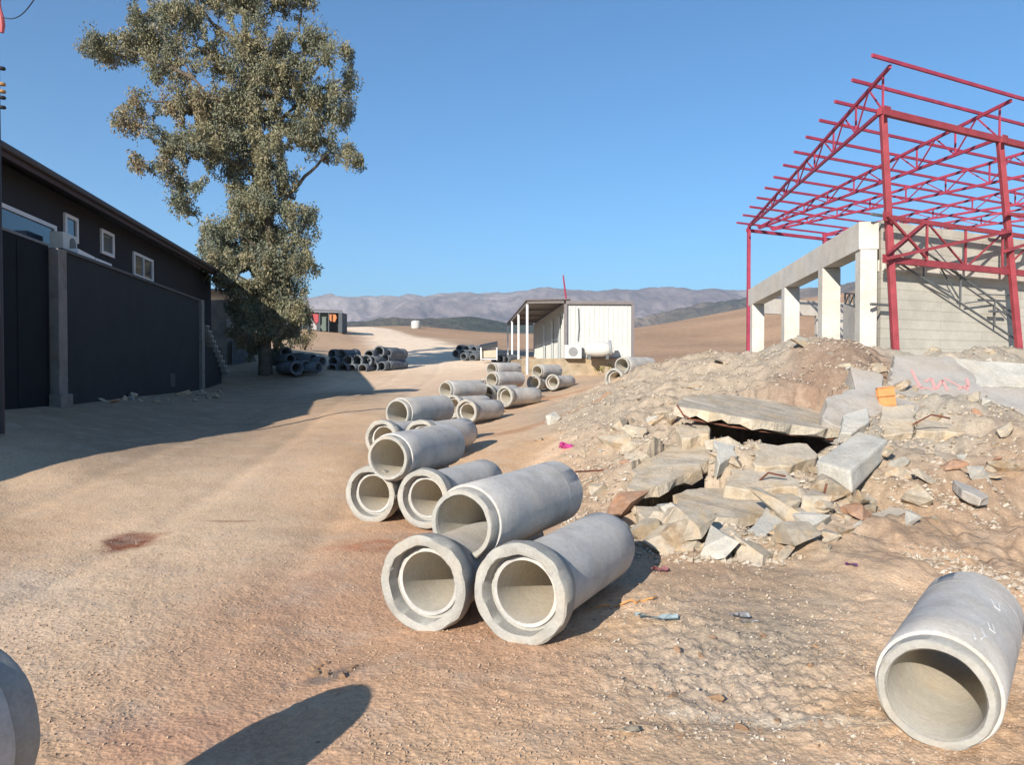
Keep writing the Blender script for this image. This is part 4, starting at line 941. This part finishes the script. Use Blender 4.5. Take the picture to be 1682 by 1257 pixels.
slab('broken_slab', [(1172,722,9.4),(1203,718,9.5),(1212,748,9.0),(1182,762,8.7)], .18, RUBW, 'upright white block under the jutting slab, at the left of the hollow', jag=.03)
slab('broken_slab', [(1240,730,9.3),(1326,729,9.5),(1345,746,9.2),(1300,768,8.8),(1242,764,8.7)], .35, RUB, 'thick cream boulder slab under the right of the hollow', jag=.05)
slab('broken_slab', [(1045,832,7.9),(1120,830,7.8),(1135,850,7.5),(1060,868,7.2)], .15, RUB, 'low beige slab just behind the nearest pipe ends', jag=.05)
slab('broken_slab', [(1130,855,7.3),(1210,862,7.1),(1215,900,6.6),(1150,930,6.3),(1120,905,6.6)], .22, RUB, 'cream slab at the foot of the heap behind the nearest pipe shadow', jag=.05)
slab('broken_slab', [(1200,770,8.8),(1290,770,8.8),(1330,800,8.3),(1250,806,8.2),(1190,798,8.3)], .2, RUB, 'buff slab in the centre of the heap below the cream boulder', jag=.05)
slab('broken_slab', [(1110,700,10.3),(1160,690,10.5),(1165,712,9.9),(1120,722,9.8)], .2, RUB, 'small buff slab at the left tip of the jutting slab', jag=.04)
VL = ['long tilted slab jutting out over a black hollow in the rubble', 'beige slab tilted up over a black gap on the left of the heap', 'flat beige slab over a thin black gap in the middle of the heap']
for v_, lab in zip(VOIDS, VL):
    c = v_['c']; n = v_['n']; Q = v_['Q']; out = []
    for i in range(len(Q)):
        a_, b_ = Q[i], Q[(i + 1) % len(Q)]; kk = max(1, int((b_ - a_).length / .13))
        for j in range(kk):
            q = a_.lerp(b_, j / kk)
            if j: q += (c - q).normalized() * random.uniform(-.05, .05) + Vector((0, 0, random.uniform(-.012, .012)))
            out.append(q)
    bm = bmesh.new(); fr = bm.faces.new([bm.verts.new(q - c) for q in out])
    rr_ = bmesh.ops.extrude_face_region(bm, geom=[fr])
    for v in [v for v in rr_['geom'] if isinstance(v, bmesh.types.BMVert)]: v.co += -n * v_['th'] + Vector([random.uniform(-.03, .03) for _ in range(3)])
    bmesh.ops.recalc_face_normals(bm, faces=bm.faces); bmesh.ops.triangulate(bm, faces=bm.faces); bmesh.ops.subdivide_edges(bm, edges=[e for e in bm.edges if e.calc_length() > .3], cuts=2, use_grid_fill=True)
    for v in bm.verts: v.co.z += .008 * (math.sin(v.co.x * 7.1 + v.co.y * 3) * math.cos(v.co.y * 6.3)) 
    me = bpy.data.meshes.new('broken_slab'); bm.to_mesh(me); bm.free(); me.materials.append(RUB)
    t_ = thing('broken_slab', lab, 'slab', c); link('concrete_layer', me, t_)
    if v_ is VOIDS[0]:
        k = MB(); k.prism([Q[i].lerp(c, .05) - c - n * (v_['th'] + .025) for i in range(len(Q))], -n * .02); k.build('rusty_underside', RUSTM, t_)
# big prism block
bb = bmesh.new()
pts = [W(1340,757,8.7),W(1392,812,7.9),W(1456,730,9.2),W(1420,708,9.6),W(1340,800,8.5),W(1398,808,7.85)]
f = [W(1372,752,8.3), W(1398,812,7.7)]
k = MB(); top = [W(1340,757,8.45), W(1397,774,8.0), W(1458,722,8.85), W(1410,708,9.35)]
k.v = top + [W(1343,800,8.42), W(1400,813,7.98), W(1457,750,8.85), top[3] + Vector((0, 0, -.35))]
k.f = [[0,1,2,3],[4,7,6,5],[0,4,5,1],[1,5,6,2],[2,6,7,3],[3,7,4,0]]
cc = sum(k.v, Vector()) / 8; k.v = [q - cc for q in k.v]
o = k.build('concrete_block', RUBW, None, bevel=.03, loc=cc); tag(o, 'big rectangular concrete beam end lying tilted on the heap', 'block')
# pink graffiti strokes, spray paint on slab face
gp = thing('spray_paint', 'faded pink spray painted scrawl on the big pale slab', 'graffiti', tuple(W(1540, 632, 11.5)))
gm = plain('faded_pink_paint', (.62, .33, .30)); 
Pg = [W(a_, b_, c_ * .965) for a_, b_, c_ in ((1468,583,13.2),(1560,588,13.3),(1600,612,12.6),(1622,655,11.6),(1590,690,11.0),(1470,688,10.9),(1462,640,11.6))]
cg = sum(Pg, Vector()) / len(Pg); Ag = np.array([list(p - cg) for p in Pg]); ng = Vector(np.linalg.svd(Ag)[2][2])
if ng.dot(cg - Vector((0, 0, EYE))) < 0: ng = -ng
def onsl(px, py):
    dr = W(px, py, 1) - Vector((0, 0, EYE)); t = (cg - Vector((0, 0, EYE))).dot(ng) / dr.dot(ng); return Vector((0, 0, EYE)) + dr * t - ng * .006 - Vector(gp.location)
for st_ in ([(1497,608),(1505,625),(1515,640)],[(1500,634),(1520,638),(1535,640)],[(1519,628),(1530,622),(1536,640)],[(1538,640),(1548,625),(1556,642)],[(1552,622),(1570,632),(1588,640)],[(1588,622),(1590,632),(1588,642)],[(1574,640),(1590,634)]):
    k = MB()
    for a_, b_ in zip(st_[:-1], st_[1:]): k.bar(onsl(*a_), onsl(*b_), .045, .004, up=-ng)
    k.build('stroke', gm, gp)

# rock prototypes
def rock(seed, flat=1.0, n=14, mat=RUB, nm='rubble_chunk'):
    rd = random.Random(seed); bm = bmesh.new()
    for i in range(n):
        v = Vector((rd.gauss(0, 1), rd.gauss(0, 1), rd.gauss(0, 1))).normalized() * rd.uniform(.75, 1.1); bm.verts.new((v.x, v.y * .8, v.z * .6 * flat))
    bmesh.ops.convex_hull(bm, input=bm.verts)
    for v in [v for v in bm.verts if not v.link_faces]: bm.verts.remove(v)
    bmesh.ops.triangulate(bm, faces=bm.faces); bmesh.ops.subdivide_edges(bm, edges=bm.edges, cuts=2, use_grid_fill=True)
    co = np.array([v.co for v in bm.verts]); nn_ = fbm(co[:, 0] + co[:, 2] * 1.7 + seed * 9, co[:, 1] - co[:, 2], .55, 4, seed, .6) * .09
    for v, q in zip(bm.verts, nn_): v.co *= 1 + float(q)
    me = bpy.data.meshes.new(nm); bm.to_mesh(me); bm.free(); me.materials.append(mat); return me
RK = [rock(i, random.uniform(.5, 1.1), random.choice((9, 12, 16)), (RUB, RUB, RUBW, STONE, RUB, PINKST if i == 5 else STONE)[i % 6]) for i in range(24)]
CLODM = concrete('dry_clod_earth', (.36, .235, .15), .25, .7, .01, 6).m
CL = [rock(60 + i, .9, 14, CLODM, 'dirt_clod') for i in range(4)]
def scatter(n, region, smin, smax, label, group, name='rubble_chunk', cat='rubble', meshes=RK, power=2.2):
    k = 0
    XY = []
    while len(XY) < n:
        px = random.uniform(region[0], region[2]); py = random.uniform(region[1], region[3])
        p = ray(px, py)
        if p is None or not region[4](px, py, p): continue
        XY.append(p)
    for p in XY:
        s = smin + (smax - smin) * random.random() ** power
        o = link(name, random.choice(meshes), None, (p.x, p.y, p.z + s * random.uniform(-.1, .3)))
        o.rotation_euler = (random.gauss(0, .35), random.gauss(0, .35), random.uniform(0, 6.28)); o.scale = (s * random.uniform(.8, 1.3), s, s * random.uniform(.6, 1.1))
        tag(o, label, cat, group)

def ray(px, py):      # first ground hit along the view ray
    dr = W(px, py, 1) - Vector((0, 0, EYE))
    t = np.exp(np.linspace(math.log(2.2), math.log(60), 260)); x = dr.x * t; y = t; z = EYE + dr.z * t
    g = terr(x, y)[0]; hit = np.nonzero(g > z)[0]
    if len(hit) == 0: return None
    i = hit[0]
    return Vector((x[i], y[i], g[i]))
def inheap(px, py, p):
    toe = np.interp(px, [850, 960, 1060, 1200, 1400, 1682], [705, 800, 905, 945, 900, 830]); 
    for v in VOIDS:
        if _inside(np.array([p.x]), np.array([p.y + .0]), [v['c'].lerp(q, 1.25) for q in v['Q']])[0]: return False
    if 1140 < px < 1390 and 686 < py < 732: return False
    return py < toe and p.y < 24
scatter(112, (860, 590, 1682, 940, inheap), .04, .26, 'small broken concrete and stone fragment lying loose on the rubble heap', 'loose fragments on the rubble heap')
scatter(112, (960, 690, 1420, 920, inheap), .06, .34, 'jagged concrete lump in the lower part of the rubble heap', 'concrete lumps low on the rubble heap')
scatter(40, (1270, 560, 1682, 760, inheap), .06, .24, 'small stone on the upper dirt slope by the building', 'stones on the upper dirt slope')
scatter(26, (40, 640, 370, 664, lambda px, py, p: abs(p.x - wl(p.y).x) < 1.6 and p.x > wl(p.y).x), .10, .28, 'rough stone lying along the foot of the charcoal wall', 'stones along the wall foot')
scatter(16, (1100, 1050, 1350, 1240, lambda px, py, p: True), .02, .05, 'dusty clod on the pale ground between the pipes', 'clods on the pale ground', 'dirt_clod', 'clod', CL)
scatter(12, (505, 1090, 600, 1130, lambda px, py, p: True), .02, .055, 'dark clod of broken earth above the shadow', 'clods above the shadow', 'dirt_clod', 'clod', CL)

# gravel: uncountable
def gravel(name, n, rmin, rmax, azmin, azmax, smin, smax, mat, label, mask=None, pw=1.0):
    r = np.exp(rng.uniform(math.log(rmin), math.log(rmax), n)); az = np.radians(rng.uniform(azmin, azmax, n)); x = r * np.sin(az); y = r * np.cos(az)
    if mask is not None: kk = mask(x, y); x = x[kk]; y = y[kk]
    n = len(x); z = terr(x, y)[0]
    s = smin + (smax - smin) * rng.random(n) ** (3.0 * pw)
    base = np.array([[1,0,0],[-1,0,0],[0,1,0],[0,-1,0],[0,0,1],[0,0,-1]], float)
    V = base[None] * (s[:, None, None] * rng.uniform(.55, 1.25, (n, 6, 1))) ; V[:, :, 2] *= .7
    a_ = rng.uniform(0, 6.28, n); ca = np.cos(a_)[:, None]; sa = np.sin(a_)[:, None]
    X = V[:, :, 0] * ca - V[:, :, 1] * sa + V[:, :, 2] * .4; Y = V[:, :, 0] * sa + V[:, :, 1] * ca
    P = np.stack([X + x[:, None], Y + y[:, None], V[:, :, 2] + (z + s * .25)[:, None]], -1)
    T = np.array([[0,2,4],[2,1,4],[1,3,4],[3,0,4],[2,0,5],[1,2,5],[3,1,5],[0,3,5]])
    f = (np.arange(n)[:, None, None] * 6 + T[None]).reshape(-1, 3)
    me = new_mesh(name, P.reshape(-1, 3), f, mat, False)
    return tag(link(name, me), label, 'gravel', kind='stuff')
def gcol(name, stops):
    m = M(name, .95, .15); m.color(m.ramp(m.noise(9, 2, .5), stops)); return m.m
GM = gcol('gravel_stone', [(.3, (.27, .18, .12)), (.5, (.40, .28, .19)), (.7, (.48, .37, .27))])
GM2 = gcol('rubble_grit', [(.3, (.29, .22, .16)), (.5, (.42, .345, .26)), (.7, (.54, .48, .40))])
gravel('gravel', 60000, 2.6, 14, -38, 36, .0025, .011, GM, 'fine gravel strewn over the dirt road', lambda x, y: (fbm(x, y, 1.1, 3, 81) + .35 * np.exp(-((x + 2.6) ** 2 + (y - 5.2) ** 2) / 3) + rng.normal(size=len(x)) * .12) > .02, 1.2)
gravel('rubble_grit', 46000, 6, 22, 2, 38, .005, .042, GM2, 'fine rubble grit covering the heap', lambda x, y: (terr(x, y)[2] > .25) & (fbm(x, y, .9, 3, 71) + .25 * (np.hypot(x, y) > 8.5) - .18 * (np.arctan2(x, y) > .42) > -.02), 1.5)
gravel('gravel', 3500, 3.2, 6.3, 6, 30, .003, .016, GM2, 'pale crumbs of soil in front of the heap', None, 1.5)

# ------------------------------------------------------------------ litter
def scrap(px, py, d, size, mat, label, name='plastic_scrap', cat='litter', h=.05, n=7, off=.01):
    p = ray(px, py); p = p if p is not None else W(px, py, d); bm = bmesh.new(); g = []
    for i in range(n):
        row = []
        for j in range(4): row.append(bm.verts.new(((i / (n - 1) - .5) * size[0], (j / 3 - .5) * size[1] * random.uniform(.6, 1.1), h * .55 * (random.random() * .8 + .5 * math.sin(i * .9 + j)) + .012)))
        g.append(row)
    for i in range(n - 1):
        for j in range(3): bm.faces.new((g[i][j], g[i + 1][j], g[i + 1][j + 1], g[i][j + 1]))
    me = bpy.data.meshes.new(name); bmesh.ops.solidify(bm, geom=bm.faces, thickness=.004); bm.to_mesh(me); bm.free(); me.materials.append(mat)
    o = link(name, me, None, p + Vector((0, 0, off))); o.rotation_euler = (R(-14), 0, random.uniform(-.2, .3)); return tag(o, label, cat)
scrap(1078, 1026, 4.75, (.27, .085), plain('pale_blue_plastic', (.50, .60, .62)), 'crumpled pale blue plastic strip on the dirt in front of the pipes')
scrap(1215, 1020, 4.8, (.10, .14), plain('white_plastic', (.55, .55, .57)), 'torn white plastic shred on the dirt right of the blue strip')
scrap(930, 741, 12, (.20, .18), plain('magenta_plastic', (.75, .12, .42)), 'bright magenta plastic bag scrap at the left toe of the heap', h=.14)
scrap(1084, 945, 6, (.14, .09), plain('pink_rag', (.52, .24, .24)), 'small pink rag beside the nearest pipe shadow', h=.06)
scrap(1398, 935, 6.2, (.09, .05), plain('purple_scrap', (.36, .14, .32)), 'tiny purple wrapper on bare earth right of the heap', h=.03)
scrap(1230, 1033, 4.7, (.12, .05), plain('white_paper', (.62, .60, .57)), 'tiny white paper scrap near the torn plastic', h=.02)
scrap(1020, 1212, 3.4, (.16, .05), plain('off_white_paper', (.50, .44, .34)), 'thin off white strip on the ground at the bottom', h=.02)
k = MB(); pts = []
for i in range(16):
    t = i / 15; g = ray(978 + 100 * t, 1003 - 14 * t); pts.append(g + Vector((0, 0, .012 + .01 * math.sin(i))))
tag(k.tube(pts, .006, 5).build('rope', plain('orange_rope', (.55, .26, .08))), 'thin orange rope on the dirt beside the right pipe shadow', 'rope')
# rebar poking out of the heap
for i, (pts, lab) in enumerate([([(1112,668,9.7),(1122,684,9.6),(1135,692,9.6)],'short bent rebar at the left tip of the jutting slab'),([(1128,852,7.3),(1150,846,7.4),(1185,851,7.4)],'thin rebar under the flat beige slab'),([(945,778,9),(985,776,9.2),(1022,774,9.2)],'thin brown stick lying left of the heap'),([(1240,800,8.2),(1262,780,8.1),(1290,786,8.1)],'rusty rebar hook rising from the middle slabs'),([(1330,842,7.5),(1352,820,7.4),(1358,798,7.4)],'upright bent rebar at the right of the low slabs'),([(1500,700,9.8),(1530,684,9.7),(1560,690,9.8)],'rebar sprig in front of the painted slab')]):
    tag(MB().tube([W(*p) + Vector((0, 0, .02)) for p in pts], .012, 6).build('rebar', RUSTM), lab, 'rebar')
mp = MB(); a_, b_ = wl(4.6), wl(11.1); nn = Vector((-.986, -.166, 0)) * .2
mp.prism([(a_.x, a_.y, -.2), (b_.x, b_.y, -.2), (b_.x, b_.y, 3.5), (a_.x, a_.y, .25)], nn); add(mp, 'shadow_wall_panel', DWALL, wt)  # added unseen panel, sloped to shape the shadow edge on the road

# ------------------------------------------------------------------ haze
hz = MB().box((0, 3500, 290), (9000, 9400, 640)); hm = bpy.data.materials.new('haze'); hm.use_nodes = True; t = hm.node_tree; t.nodes.clear()
ou = t.nodes.new('ShaderNodeOutputMaterial'); pv = t.nodes.new('ShaderNodeVolumePrincipled'); pv.inputs['Color'].default_value = (.74, .82, .95, 1); pv.inputs['Density'].default_value = .00014; pv.inputs['Anisotropy'].default_value = .2
t.links.new(pv.outputs[0], ou.inputs['Volume']); tag(hz.build('haze', hm), kind='stuff')
